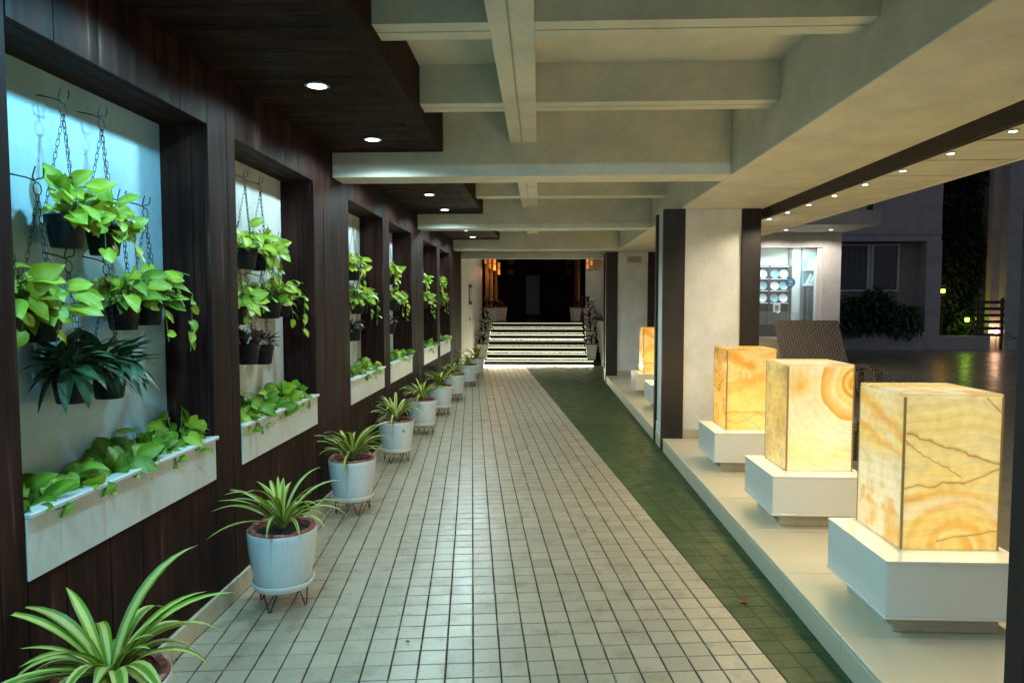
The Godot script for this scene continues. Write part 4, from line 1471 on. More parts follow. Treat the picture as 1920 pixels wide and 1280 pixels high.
func build_far_end() -> void:
	rng.seed = 55
	# white side walls beyond the boards
	var lw := thing("side_wall", "plain white wall with a notice, left of the lit steps", "wall", V(-1.5, 0, 15))
	plank(lw, "plaster", -1.66, -1.44, -0.05, 3.30, 12.842, 17.2, M.wall_paint, 0.003)
	plank(lw, "skirting", -1.4395, -1.428, 0.0005, 0.09, 12.85, 15.14, M.base_stone, 0.001)
	plank(lw, "wall_return", -1.66, -1.443, -0.05, 2.19, 12.633, 12.8415, M.wall_paint, 0.0)
	var rw := thing("side_wall", "white wall at the right of the steps with a tall framed picture", "wall", V(1.6, 0, 15))
	plank(rw, "plaster", 1.56, 1.75, -0.05, 3.30, 12.842, 18.2, M.wall_paint, 0.003)
	plank(rw, "end_plaster", 1.17, 1.559, 0.91, 3.30, 17.6, 17.8, M.wall_paint, 0.003)
	var pp := thing("stair_parapet", "low white parapet with a dark cap beside the right end of the steps", "parapet", V(1.41, 0, 16.0))
	plank(pp, "parapet_wall", 1.362, 1.46, -0.02, 0.98, 15.10, 17.58, M.wall_paint, 0.003)
	plank(pp, "cap", 1.345, 1.559, 0.981, 1.01, 15.05, 17.59, M.frame_brown, 0.003)
	downlight("added_landing_downlight", "added unseen downlight behind the header beam, brightening the walls by the steps", "", V(0.0, 3.299, 15.2), 0.06, Color(1.0, 0.96, 0.84), 1.5, 8.0)  # added lamp, hidden by the header, to brighten the far white walls
	# ceiling over the landing
	var c := structure("landing_ceiling")
	var cs := new_st()
	bx(cs, -2.6, 2.6, 3.301, 3.45, 12.842, 22.0)
	part(c, "slab", cs.commit(), M.shelf_dark)
	# steps of polished granite, a strip of light under each nosing
	var s := structure("steps")
	for k in 7:
		var y := 0.13 * (k + 1)
		var d := 15.15 + 0.30 * k
		var x1 := 1.36
		var tr := new_st()
		cbx(tr, V(-1.4395, y - 0.028, d + (0.33 if k < 6 else 5.2)), V(x1, y, d), 0.004)
		part(s, "tread", tr.commit(), M.granite)
		var ri := new_st()
		bx(ri, -1.4395, x1, y - 0.13, y - 0.0285, d + 0.028, d + 0.30)
		part(s, "riser", ri.commit(), M.riser_granite)
		var e := thing("led_strip", "thin glowing light strip under the nosing of the %s step up" % ORD[k], "light strip", V(-0.08, y - 0.032, d + 0.007), "light strips under the step nosings")
		var half := 1.12 if k > 1 else 1.26
		var power: float = [1.0, 0.8, 1.0, 0.35, 1.2, 0.55, 0.45][k]
		var gm := glow("led_strip_glow", Color(1.0, 0.98, 0.80), 3.5 * power)
		var sb := new_st()
		cbx(sb, Vector3(-half, -0.0035, -0.004), Vector3(half, 0.0035, 0.004), 0.001)
		part(e, "strip", sb.commit(), gm)
		area_light(e, Vector3(0, -0.006, 0.006), Vector3(-60, 180, 0), Vector2(half * 2, 0.008), Color(1.0, 0.98, 0.80), 0.05 * power)
		var e2 := thing("led_strip", "thin glowing light strip along the foot of the %s riser" % ORD[k], "light strip", V(-0.08, y - 0.123, d + 0.021), "light strips along the riser feet")
		var s2b := new_st()
		cbx(s2b, Vector3(-half, -0.0035, -0.004), Vector3(half, 0.0035, 0.004), 0.001)
		part(e2, "strip", s2b.commit(), glow("foot_strip_glow", Color(1.0, 0.98, 0.80), (1.3 if k > 0 else 4.0) * power))
		area_light(e2, Vector3(0, 0.002, 0.006), Vector3(-15, 180, 0), Vector2(half * 2, 0.006), Color(1.0, 0.98, 0.80), (0.10 if k > 0 else 3.5) * power)
		for sx in [-1.0, 1.0]:
			var cp := new_st()
			cbx(cp, Vector3(sx * half - 0.006, -0.004, -0.12), Vector3(sx * half + 0.006, 0.004, 0.012), 0.001)
			part(e, "end_strip", cp.commit(), gm)
	var rows := [[0, 15.30, 0.13], [1, 15.90, 0.39], [2, 16.50, 0.65], [3, 17.20, 0.91]]
	var nm := ["lowest", "second", "third", "topmost"]
	for r in rows:
		square_pot_plant(V(-1.265, r[2], r[1]), "dark strap-leaved plant in a white tapered pot, %s on the left end of the steps" % nm[r[0]], "white tapered pots up the steps", 1.0, 13)
		square_pot_plant(V(1.145 + 0.02 * r[0], r[2], r[1]), "dark strap-leaved plant in a white tapered pot, %s on the right end of the steps" % nm[r[0]], "white tapered pots up the steps", 1.0, 13)
	for k in 4:
		square_pot_plant(V(-1.20 + 0.05 * k, 0.91, 17.75 + 0.62 * k), "bushy reddish plant in white pot, %s in the left row on the landing" % ORD[k], "white pots in rows on the landing", 1.0, 24, true)
	for k in 2:
		square_pot_plant(V(0.98 - 0.03 * k, 0.91, 18.3 + 0.7 * k), "bushy dark plant in cream pot, %s of two, right side of landing" % ["nearer", "farther"][k], "white pots in rows on the landing", 1.0, 22, true)
	# dark doors
	var dw := thing("entrance_door", "tall dark wooden double door at the head of the steps", "door", V(0, 0.91, 21.4))
	plank(dw, "surround", -2.6, -1.25, 0.911, 3.30, 21.3, 21.5, M.door_wood, 0.003)
	plank(dw, "surround", 1.25, 2.6, 0.911, 3.30, 21.3, 21.5, M.door_wood, 0.003)
	plank(dw, "backing", -2.6, 2.6, 0.80, 3.42, 21.51, 21.6, M.door_wood, 0.0)  # added unseen panel that keeps sky light out of the door gaps
	plank(dw, "transom", -1.249, 1.249, 3.05, 3.30, 21.3, 21.5, M.door_wood, 0.003)
	for s2 in [-1, 1]:
		var x0 := -1.245 if s2 < 0 else 0.004
		var leaf := plank(dw, "door_leaf", x0, x0 + 1.241, 0.915, 3.045, 21.34, 21.40, M.door_wood, 0.003)
		for q in [[2.55, 2.72], [2.25, 2.42]]:
			var ib := new_st()
			cbx(ib, Vector3(s2 * 0.27 - 0.09, q[0] - 1.98, 0.031), Vector3(s2 * 0.27 + 0.09, q[1] - 1.98, 0.040), 0.003)
			part(leaf, "reflection_square", ib.commit(), M.shelf_dark)  # lighter square standing in for a reflection on the door
		var kb := new_st()
		lathe(kb, [Vector2(0.0, 0.0), Vector2(0.03, 0.01), Vector2(0.036, 0.035), Vector2(0.02, 0.06), Vector2(0.0, 0.065)], 16)
		var kn := part(leaf, "knob", kb.commit(), M.steel, Vector3(-s2 * 0.52 if s2 > 0 else 0.52, -0.15, 0.03))
		kn.rotation.x = PI / 2
	var gp := new_st()
	cbx(gp, Vector3(-0.42, -0.97, 0.031), Vector3(0.0, 0.24, 0.037), 0.002)
	var gl := part(dw, "glass_inset", gp.commit(), M.frosted_glass, V(0, 1.98, 21.37) - dw.position)
	gl.set_meta("label", "dim bluish textured glass inset")
	var lf := thing("landing_wall", "dark side wall of the landing behind the stone pillars", "wall", V(-2.0, 0.91, 19.2))
	plank(lf, "panel", -2.1, -1.95, 0.911, 3.30, 17.2, 21.29, M.shelf_dark, 0.0)
	var rt := thing("tan_wall_panel", "warm tan lit wall panel right of the dark doors", "wall", V(1.2, 0.91, 20.0))
	plank(rt, "panel", 1.06, 1.12, 0.911, 3.30, 19.2, 21.25, M.tan_panel, 0.003)
	# stone pillars with stacked wooden lanterns in front
	for k in 3:
		var x: float = [-1.425, -1.345, -1.255][k]
		var d: float = [18.6, 19.2, 19.8][k]
		var t := thing("stone_pillar", "slender tan rough stone pillar, %s of three behind the landing plants" % ["left", "middle", "right"][k], "pillar", V(x, 0.91, d), "slender stone pillars")
		var y := 0.911
		while y < 3.2:
			var h := rng.randf_range(0.12, 0.2)
			plank(t, "block", x - 0.047 + rng.randf_range(-0.004, 0.004), x + 0.047 + rng.randf_range(-0.004, 0.004), y, y + h - 0.004, d - 0.05, d + 0.05, M.pillar_stone, 0.008)
			y += h
	var lant := glow("lantern_glow", Color(1.0, 0.55, 0.18), 0.55)
	var lamps := [[-1.40, 17.9, 2.38, 0.24], [-1.31, 18.2, 2.28, 0.30], [-1.21, 18.5, 2.24, 0.36], [-1.11, 18.8, 2.14, 0.34], [1.20, 17.5, 2.22, 0.30], [1.29, 17.4, 2.30, 0.30]]
	for k in lamps.size():
		var q: Array = lamps[k]
		var side := "left" if k < 4 else "right"
		var t := thing("box_lantern", "glowing orange wooden box lantern, %s from the left in the %s cluster" % [ORD[k % 4], side], "lantern", V(q[0], q[2], q[1]), "hanging wooden box lanterns")
		var g := new_st()
		cbx(g, Vector3(-0.030, 0.012, -0.030), Vector3(0.030, q[3] - 0.012, 0.030), 0.002)
		part(t, "shade", g.commit(), lant)
		for e in [[0.0, 0.0115], [q[3] * 0.5 - 0.01, q[3] * 0.5 + 0.01], [q[3] - 0.0115, q[3]]]:
			var st := new_st()
			cbx(st, Vector3(-0.037, e[0], -0.037), Vector3(0.037, e[1], 0.037), 0.002)
			part(t, "frame", st.commit(), M.lantern_wood)
		for px in [-1, 1]:
			var st := new_st()
			cbx(st, Vector3(px * 0.034 - 0.004, 0.012, 0.026), Vector3(px * 0.034 + 0.004, q[3] - 0.012, 0.036), 0.001)
			part(t, "post", st.commit(), M.lantern_wood)
		var cd := new_st()
		tube(cd, [Vector3(0, q[3], 0), Vector3(0, 3.30 - q[2], 0)], 0.003, 5)
		part(t, "cord", cd.commit(), M.black_iron)
		if k in [1, 3]:
			var l := OmniLight3D.new()
			l.name = "lantern_light"
			l.light_color = Color(1.0, 0.62, 0.28)
			l.light_energy = 0.14
			l.light_size = 0.04
			l.shadow_enabled = true
			l.omni_range = 8.0
			l.position = Vector3(0.03, -0.08, -0.05)
			t.add_child(l)
	# notice, switch, picture
	var nb := thing("notice_board", "brown framed notice board on the white wall left of the steps", "notice board", V(-1.4395, 1.30, 14.2))
	plank(nb, "frame", -1.4395, -1.424, 1.345, 1.765, 13.95, 14.45, M.notice_brown, 0.003)
	plank(nb, "sheet", -1.4238, -1.4215, 1.425, 1.685, 13.98, 14.42, M.paper, 0.0)
	for k in 5:
		plank(nb, "print_line", -1.4213, -1.4205, 1.46 + 0.045 * k, 1.467 + 0.045 * k, 14.03, 14.37 - 0.05 * (k % 3), M.print_grey, 0.0)
	var sw := thing("switch_plate", "small dark switch plate below the notice board", "switch", V(-1.4395, 1.0, 14.1))
	plank(sw, "plate", -1.4395, -1.431, 1.01, 1.10, 14.06, 14.16, M.shelf_dark, 0.002)
	plank(sw, "rocker", -1.4308, -1.427, 1.03, 1.08, 14.09, 14.13, M.print_grey, 0.001)
	var pic := thing("framed_picture", "tall brown framed amber picture on the wall right of the steps", "picture", V(1.56, 1.12, 16.2))
	plank(pic, "frame", 1.535, 1.5595, 1.12, 2.40, 15.85, 16.75, M.notice_brown, 0.003)
	plank(pic, "canvas", 1.530, 1.5345, 1.50, 2.25, 15.95, 16.65, M.tan_panel, 0.001)
	var rod := thing("red_post", "thin red post standing among the pots on the right of the landing", "post", V(1.07, 0.91, 17.4))
	var rs := new_st()
	tube(rs, [Vector3(0, 0.001, 0), Vector3(0, 0.62, 0)], 0.016, 8)
	tube(rs, [Vector3(0, 0.62, 0), Vector3(0, 0.66, 0)], [0.016, 0.004], 8)
	part(rod, "shaft", rs.commit(), M.red_paint)

# ------------------------------------------------------------------ loungers on the deck

func lounger(at: Vector3, turn: float, label: String) -> void:
	# local: foot towards +z, backrest at -z, x across; 0.72 wide
	var t := thing("wicker_lounger", label, "sun lounger", at, "dark wicker loungers on the deck")
	t.rotation.y = turn
	var st := new_st()
	cbx(st, Vector3(-0.33, 0.22, -0.30), Vector3(0.33, 0.34, 1.10), 0.02)
	part(t, "seat", st.commit(), M.wicker)
	var bk := new_st()
	cbx(bk, Vector3(-0.34, 0.0, -0.025), Vector3(0.34, 0.95, 0.025), 0.015)
	var b := part(t, "backrest", bk.commit(), M.wicker, Vector3(0, 0.30, -0.29))
	b.rotation.x = -0.60
	for s in [-1.0, 1.0]:
		var ar := new_st()
		var top := 0.61
		var prev := Vector3.ZERO
		for k in 8:
			var a := k / 7.0
			var p := Vector3(s * 0.375, top + 0.05 * sin(a * 2.4) - 0.06 * a * a, -0.42 + 0.44 * a)
			if k > 0:
				var m := (prev + p) / 2
				cbx(ar, Vector3(m.x - 0.04, m.y - 0.022, minf(prev.z, p.z) - 0.001), Vector3(m.x + 0.04, m.y + 0.022, maxf(prev.z, p.z) + 0.001), 0.004)
			prev = p
		part(t, "armrest", ar.commit(), M.wicker)
		var fl := new_st()
		cbx(fl, Vector3(s * 0.375 - 0.038, 0.001, -0.06), Vector3(s * 0.375 + 0.038, 0.575, 0.02), 0.01)
		part(t, "leg", fl.commit(), M.wicker)
		var rl := new_st()
		cbx(rl, Vector3(s * 0.375 - 0.038, 0.001, -0.42), Vector3(s * 0.375 + 0.038, 0.585, -0.34), 0.01)
		part(t, "leg", rl.commit(), M.wicker)
		var ft := new_st()
		cbx(ft, Vector3(s * 0.29 - 0.035, 0.001, 1.0), Vector3(s * 0.29 + 0.035, 0.219, 1.08), 0.008)
		part(t, "leg", ft.commit(), M.wicker)
		var ap := new_st()
		cbx(ap, Vector3(s * 0.372 - 0.02, 0.25, -0.339), Vector3(s * 0.372 + 0.02, 0.345, -0.061), 0.008)
		part(t, "side_rail", ap.commit(), M.wicker)

# ------------------------------------------------------------------ shop and the building behind

func build_shop() -> void:
	rng.seed = 66
	var g := PLAT - 0.006
	var D := 14.0
	var t := thing("shop", "small white shop with a lit glass front across the deck", "shop", V(4.8, g, D))
	# front wall pieces round the glass
	plank(t, "front_wall", 5.63, 5.99, g, 2.78, D, D + 0.18, M.shop_white, 0.004)
	plank(t, "front_wall", 2.9, 5.629, 2.48, 2.78, D, D + 0.18, M.shop_white, 0.004)
	plank(t, "front_wall", 2.9, 3.5, g, 2.479, D, D + 0.18, M.shop_white, 0.004)
	plank(t, "side_wall", 5.93, 5.99, g, 2.78, D + 0.181, D + 1.25, M.shop_white, 0.003)
	plank(t, "side_wall", 2.9, 3.05, g, 2.78, D + 0.181, D + 1.25, M.shop_white, 0.003)
	plank(t, "back_wall", 2.9, 5.99, g, 2.78, D + 1.251, D + 1.4, M.shop_white, 0.003)
	plank(t, "shop_floor", 3.05, 5.93, g, g + 0.03, D + 0.181, D + 1.25, M.stone_slab, 0.0)
	plank(t, "shop_ceiling", 3.051, 5.929, 2.60, 2.70, D + 0.182, D + 1.249, M.shop_white, 0.0)
	plank(t, "roof", 2.7, 6.02, 2.781, 2.85, D - 0.02, D + 1.45, M.shop_white, 0.004)
	plank(t, "inner_pillar", 5.40, 5.57, g + 0.031, 2.599, D + 1.0, D + 1.249, M.shop_white, 0.004)
	plank(t, "roller_blind", 4.30, 5.37, 2.20, 2.55, D + 1.18, D + 1.2, M.ceiling_paint, 0.002)
	# canopy over the front
	plank(t, "canopy_soffit", 2.7, 5.99, 2.775, 2.80, D - 1.45, D - 0.021, M.ceiling_paint, 0.003)
	plank(t, "canopy_fascia", 2.7, 6.02, 2.77, 3.02, D - 1.50, D - 1.451, M.grey_paint, 0.003)
	plank(t, "canopy_side", 5.991, 6.02, 2.77, 3.02, D - 1.45, D - 0.021, M.grey_paint, 0.003)
	plank(t, "rail_post", 5.80, 5.88, 3.021, 3.30, D - 1.49, D - 1.41, M.black_iron, 0.004)
	plank(t, "rail_post", 3.9, 3.98, 3.021, 3.30, D - 1.49, D - 1.41, M.black_iron, 0.004)
	plank(t, "rail", 3.2, 5.95, 3.20, 3.25, D - 1.48, D - 1.42, M.black_iron, 0.004)
	# glass: a fixed pane and a door
	plank(t, "glass_pane", 3.501, 4.93, g + 0.02, 2.478, D + 0.05, D + 0.06, M.pane_glass, 0.001)
	var door := plank(t, "glass_door", 4.945, 5.52, g + 0.02, 2.478, D + 0.08, D + 0.09, M.pane_glass, 0.001)
	plank(t, "door_jamb", 5.53, 5.629, g + 0.02, 2.478, D + 0.03, D + 0.17, M.display_white, 0.002)
	plank(t, "top_patch", 5.30, 5.52, 2.41, 2.478, D + 0.07, D + 0.10, M.steel, 0.002)
	var hd := new_st()
	tube(hd, [Vector3(-0.235, -0.42, 0.05), Vector3(-0.235, 0.42, 0.05)], 0.016, 8)
	tube(hd, [Vector3(-0.235, -0.32, 0.0), Vector3(-0.235, -0.32, 0.05)], 0.010, 6)
	tube(hd, [Vector3(-0.235, 0.32, 0.0), Vector3(-0.235, 0.32, 0.05)], 0.010, 6)
	part(door, "handle", hd.commit(), M.steel)
	var sk := thing("door_sticker", "round blue sticker with pale print on the shop's glass door", "sticker", V(5.03, 1.79, D + 0.077))
	var s1 := new_st()
	lathe(s1, [Vector2(0.0, 0.0), Vector2(0.098, 0.0), Vector2(0.098, 0.002), Vector2(0.0, 0.002)], 28)
	var so := part(sk, "disc", s1.commit(), M.sticker_blue, Vector3(0, 0, 0.0))
	so.rotation.x = PI / 2
	for q in [[-0.05, 0.05, 0.04, 0.052], [-0.035, 0.045, -0.005, 0.018], [-0.055, 0.055, -0.055, -0.04]]:
		var st := new_st()
		cbx(st, Vector3(q[0], q[2], 0.0025), Vector3(q[1], q[3], 0.004), 0.0005)
		part(sk, "print", st.commit(), M.sticker_white)
	# shelves of displays at the back left
	var u := thing("display_shelves", "dark display shelves of round pale dishes at the back of the shop", "shelves", V(4.75, g + 0.03, D + 1.1))
	plank(u, "back_panel", 4.30, 5.38, g + 0.031, 2.17, D + 1.20, D + 1.249, M.shelf_dark, 0.002)
	for x in [4.30, 4.93, 5.36]:
		plank(u, "upright", x - 0.018, x + 0.018, g + 0.031, 2.17, D + 1.02, D + 1.199, M.shelf_dark, 0.002)
	for y in [1.37, 1.63, 1.885, 2.15]:
		plank(u, "shelf", 4.32, 4.91, y, y + 0.018, D + 1.03, D + 1.199, M.display_white, 0.002)
		plank(u, "shelf", 4.95, 5.34, y, y + 0.018, D + 1.03, D + 1.199, M.display_white, 0.002)
	var dish := new_st()
	lathe(dish, [Vector2(0.0, 0.0), Vector2(0.045, 0.003), Vector2(0.08, 0.018), Vector2(0.094, 0.040), Vector2(0.090, 0.041), Vector2(0.076, 0.025), Vector2(0.035, 0.012), Vector2(0.0, 0.01)], 24)
	var dm := dish.commit()
	var xs := [4.60, 4.80, 5.05, 5.24]
	for i in 4:
		for j in 3:
			var y: float = [1.388, 1.648, 1.903][j]
			var o := thing("display_dish", "round pale dish on a shop shelf, %s row, %s from the left" % [["lower", "middle", "upper"][j], ORD[i]], "dish", V(xs[i], y, D + 1.07), "round dishes on the shop shelves")
			var q := part(o, "dish", dm, M.display_blue if (i + j) % 2 == 0 else M.display_white, Vector3(0, 0.092, -0.03))
			q.rotation.x = PI / 2 - 0.2
	# pale shelves with rows of leaning display stands on the right
	var v := thing("pale_shelves", "pale shelves above a dark glass cupboard inside the shop door", "shelves", V(5.76, g + 0.03, D + 0.85))
	plank(v, "shelf", 5.60, 5.925, 2.06, 2.075, D + 0.70, D + 0.98, M.display_white, 0.002)
	plank(v, "shelf", 5.60, 5.925, 1.74, 1.77, D + 0.70, D + 0.98, M.display_white, 0.002)
	plank(v, "cupboard", 5.64, 5.925, g + 0.031, 1.72, D + 0.72, D + 0.98, M.dark_glass, 0.003)
	plank(v, "back_panel", 5.60, 5.925, 1.771, 2.58, D + 0.981, D + 0.999, M.display_blue, 0.002)
	for j in 2:
		for i in 4:
			var o := thing("display_stand", "white leaning display stand, %s shelf of the shop, %s from the left" % [["lower", "upper"][j], ORD[i]], "display stand", V(5.635 + i * 0.075, [1.7705, 2.0755][j], D + 0.80), "white leaning display stands")
			var st := new_st()
			cbx(st, Vector3(-0.026, 0.0, -0.010), Vector3(0.026, 0.24, 0.010), 0.005)
			var q := part(o, "stand_board", st.commit(), M.display_white, Vector3(0, 0.018, 0.0))
			q.rotation = Vector3(-0.3, 0.0, -0.45)
			var s3 := new_st()
			cbx(s3, Vector3(-0.025, 0.0, -0.08), Vector3(0.03, 0.012, 0.05), 0.003)
			part(o, "stand_base", s3.commit(), M.display_white)
	var cn := thing("glass_counter", "glass-topped sales counter inside the shop", "counter", V(4.8, g + 0.03, D + 0.55))
	plank(cn, "cabinet", 4.1, 5.40, g + 0.031, 0.95, D + 0.40, D + 0.75, M.shelf_dark, 0.003)
	plank(cn, "glass_case", 4.1, 5.40, 0.951, 1.18, D + 0.40, D + 0.75, M.pane_glass, 0.002)
	plank(cn, "counter_top", 4.08, 5.42, 1.181, 1.195, D + 0.38, D + 0.77, M.pane_glass, 0.002)
	var fr := thing("photo_frame", "small white standing frame on the shop counter", "frame", V(4.93, 1.1955, D + 0.55))
	var f1 := new_st()
	cbx(f1, Vector3(-0.075, 0.0, -0.01), Vector3(0.075, 0.17, 0.01), 0.004)
	part(fr, "border", f1.commit(), M.display_white)
	var f2 := new_st()
	cbx(f2, Vector3(-0.035, 0.03, 0.0105), Vector3(0.035, 0.14, 0.014), 0.001)
	part(fr, "picture", f2.commit(), M.print_grey)
	var ch := thing("wooden_chair", "dark reddish wooden chair behind the shop's glass door", "chair", V(5.64, g + 0.03, D + 0.42))
	for sx in [-1, 1]:
		for sz in [-1, 1]:
			var lg := new_st()
			cbx(lg, Vector3(sx * 0.18 - 0.018, 0.001, sz * 0.18 - 0.018), Vector3(sx * 0.18 + 0.018, 0.44 if sz > 0 else 0.90, sz * 0.18 + 0.018), 0.004)
			part(ch, "leg", lg.commit(), M.notice_brown)
	var cs := new_st()
	cbx(cs, Vector3(-0.21, 0.441, -0.16), Vector3(0.21, 0.475, 0.21), 0.006)
	part(ch, "seat", cs.commit(), M.notice_brown)
	for y in [0.60, 0.80]:
		var st := new_st()
		cbx(st, Vector3(-0.161, y, -0.19), Vector3(0.161, y + 0.07, -0.17), 0.004)
		part(ch, "back_rail", st.commit(), M.notice_brown)
	# lamps of the shop
	var cool := Color(0.80, 0.96, 1.0)
	downlight("shop_ceiling_light", "bright round ceiling light inside the shop window", "shop ceiling lights", V(4.85, 2.598, D + 0.5), 0.09, cool, 2.2, 6.0)
	downlight("shop_ceiling_light", "ceiling light inside the shop above the pale shelves", "shop ceiling lights", V(5.50, 2.598, D + 0.75), 0.05, cool, 1.5, 6.0)
	downlight("shop_canopy_light", "left small spotlight in the canopy over the shop front", "shop canopy spotlights", V(4.68, 2.773, D - 0.62), 0.035, Color(1, 0.93, 0.86), 1.5, 9.0)
	downlight("shop_canopy_light", "right small spotlight in the canopy over the shop front", "shop canopy spotlights", V(5.52, 2.773, D - 0.62), 0.035, Color(1, 0.93, 0.86), 1.5, 9.0)

func leaf_mass(t: Node3D, called: String, m: Material, count: int, meshes: Array, size: float, place: Callable) -> void:
	var mm := MultiMesh.new()
	mm.transform_format = MultiMesh.TRANSFORM_3D
	mm.mesh = meshes[0]
	mm.instance_count = count
	for k in count:
		var p: Vector3 = place.call()
		var bs := Basis.from_euler(Vector3(rng.randf_range(-1.2, 1.2), rng.randf() * TAU, rng.randf_range(-1.0, 1.0))).scaled(Vector3.ONE * size * rng.randf_range(0.7, 1.4))
		mm.set_instance_transform(k, Transform3D(bs, p))
	var o := MultiMeshInstance3D.new()
	o.name = called
	o.multimesh = mm
	o.material_override = m
	o.set_meta("kind", "stuff")
	t.add_child(o, true)

func build_background() -> void:
	rng.seed = 44
	var g := PLAT - 0.006
	var D := 18.9
	var b := thing("grey_building", "tall grey building with a dark curtained window behind the deck", "building", V(9.0, g, D))
	plank(b, "upper_wall", 5.0, 10.70, 3.02, 9.0, D, D + 0.6, M.grey_paint, 0.004)
	plank(b, "ledge", 5.0, 10.70, 3.20, 3.34, D - 0.02, D - 0.001, M.grey_paint, 0.003)
	plank(b, "recess_wall", 5.0, 10.30, g, 3.019, D + 0.35, D + 0.6, M.olive_paint, 0.003)
	plank(b, "pillar", 10.301, 10.70, g, 3.019, D - 0.05, D + 0.6, M.grey_paint, 0.004)
	plank(b, "planter_wall", 5.0, 10.30, g, 0.60, D - 0.10, D + 0.05, M.grey_paint, 0.004)
	var wd := plank(b, "window", 7.6, 9.76, 1.68, 2.97, D + 0.30, D + 0.349, M.dark_glass, 0.0)
	for e in [[-1.08, -1.03], [0.22, 0.30], [0.32, 0.39], [1.02, 1.08]]:
		var st := new_st()
		cbx(st, Vector3(e[0], -0.645, 0.026), Vector3(e[1], 0.645, 0.06), 0.003)
		part(wd, "frame", st.commit(), M.window_frame_white)
	for e in [[-0.645, -0.59], [0.60, 0.645]]:
		var st := new_st()
		cbx(st, Vector3(-1.08, e[0], 0.0255), Vector3(1.08, e[1], 0.058), 0.003)
		part(wd, "frame", st.commit(), M.window_frame_white)
	var cu := new_st()
	var prev := Vector2(-1.03, 0.03)
	for k in range(1, 60):
		var x := -1.03 + 1.25 * k / 59.0
		var z := 0.030 + 0.008 * sin(k * 0.9) + 0.004 * sin(k * 2.3)
		quad(cu, Vector3(prev.x, -0.59, prev.y), Vector3(x, -0.59, z), Vector3(x, 0.58, z), Vector3(prev.x, 0.58, prev.y))
		prev = Vector2(x, z)
	part(wd, "curtain", cu.commit(), M.curtain)
	var sh := thing("shrub", "dark bushy shrub in front of the curtained window", "shrub", V(8.9, 0.4, D + 0.2))
	var tw := new_st()
	for k in 26:
		var an := rng.randf() * TAU
		var e := Vector3(rng.randf_range(-1.1, 1.1), rng.randf_range(0.7, 1.2), rng.randf_range(-0.1, 0.5))
		tube(tw, [Vector3(e.x * 0.5, -0.25, 0.05), Vector3(e.x * 0.8, e.y * 0.5, e.z * 0.5), e], [0.012, 0.008, 0.004], 5)
	part(sh, "branches", tw.commit(), M.door_wood)
	leaf_mass(sh, "foliage", M.dark_leaf, 2600, [lance[0]], 1.1, func():
		var x := rng.randf_range(-1.35, 1.2)
		var h := 1.28 - 0.55 * absf(x) + 0.12 * sin(x * 7.0)
		return Vector3(x, rng.randf_range(0.05, 1.0) * h + 0.1, rng.randf_range(-0.2, 0.55)))
	# creeper-covered gap, lit from below
	var cr := thing("creeper_wall", "tall wall covered in dark creeper between the grey walls", "creeper", V(11.4, g, D + 0.9))
	plank(cr, "wall", 10.701, 12.6, g, 9.0, D + 1.0, D + 1.2, M.olive_paint, 0.0)
	plank(cr, "foot_wall", 10.701, 12.05, g, 0.50, D - 0.02, D + 0.15, M.grey_paint, 0.004)
	leaf_mass(cr, "foliage", M.creeper_leaf, 9000, [lance[1]], 1.15, func():
		var y := pow(rng.randf(), 1.15) * 6.5
		var x := rng.randf_range(-0.70, 0.72 - 0.08 * sin(y * 2.0) + 0.02 * y)
		return Vector3(x, y + 0.2, rng.randf_range(-0.1, 0.30)))
	var uw := thing("pale_wall", "narrow pale wall strip lit from below beside the creeper", "wall", V(12.2, g, D + 0.5))
	plank(uw, "plaster", 12.20, 12.42, g, 9.0, D + 0.3, D + 0.5, M.pink_paint, 0.004)
	var gw := thing("grey_wall", "plain grey wall at the right edge beyond the deck", "wall", V(13.4, g, D))
	plank(gw, "plaster", 12.421, 16.0, g, 9.0, D, D + 0.6, M.grey_paint, 0.004)
	var fe := thing("slat_fence", "short dark fence of horizontal slats before the pale wall strip", "fence", V(12.0, g, D + 0.1))
	plank(fe, "post", 11.72, 11.78, g, 1.50, D + 0.06, D + 0.12, M.shelf_dark, 0.003)
	plank(fe, "post", 12.36, 12.415, g, 1.50, D + 0.06, D + 0.12, M.shelf_dark, 0.003)
	for k in 6:
		plank(fe, "slat", 11.62, 12.419, 0.48 + 0.175 * k, 0.56 + 0.175 * k, D + 0.03, D + 0.059, M.shelf_dark, 0.003)
	for q in [[10.98, 1.70, D + 0.35, Color(1.0, 0.75, 0.25), "warm yellow garden light glowing in the creeper by the pillar", 0.07], [11.62, 0.92, D + 0.30, Color(0.80, 1.0, 0.30), "greenish garden light glowing low in the creeper by the fence", 0.07], [12.30, 0.60, D + 0.14, Color(1.0, 0.78, 0.62), "hidden garden uplight at the foot of the pale wall strip", 0.22]]:
		var t := thing("garden_light", q[4], "light", V(q[0], q[1], q[2]), "garden uplights in the creeper")
		var st := new_st()
		lathe(st, [Vector2(0.0, -0.055), Vector2(0.045, -0.05), Vector2(0.055, 0.0), Vector2(0.045, 0.05), Vector2(0.0, 0.055)], 16)
		part(t, "bulb", st.commit(), glow("garden_glow", q[3], 7.0))
		var sp := new_st()
		tube(sp, [Vector3(0, -0.055, 0), Vector3(0, -(q[1] - g), 0.0)], 0.008, 6)
		part(t, "spike", sp.commit(), M.black_iron)
		var l := OmniLight3D.new()
		l.name = "bulb_light"
		l.light_color = q[3]
		l.light_energy = q[5]
		l.light_size = 0.05
		l.omni_range = 10.0
		l.shadow_enabled = true
		t.add_child(l)
	var cb := thing("cable", "thin black cable sagging along the foot of the grey wall", "cable", V(12.43, 0.62, D - 0.02))
	var ct := new_st()
	var cp := []
	for k in 12:
		var a := k / 11.0
		cp.append(Vector3(a * 0.45, -0.16 * sin(a * 2.4) - 0.02, 0.0))
	tube(ct, cp, 0.008, 6)
	part(cb, "wire", ct.commit(), M.black_iron)
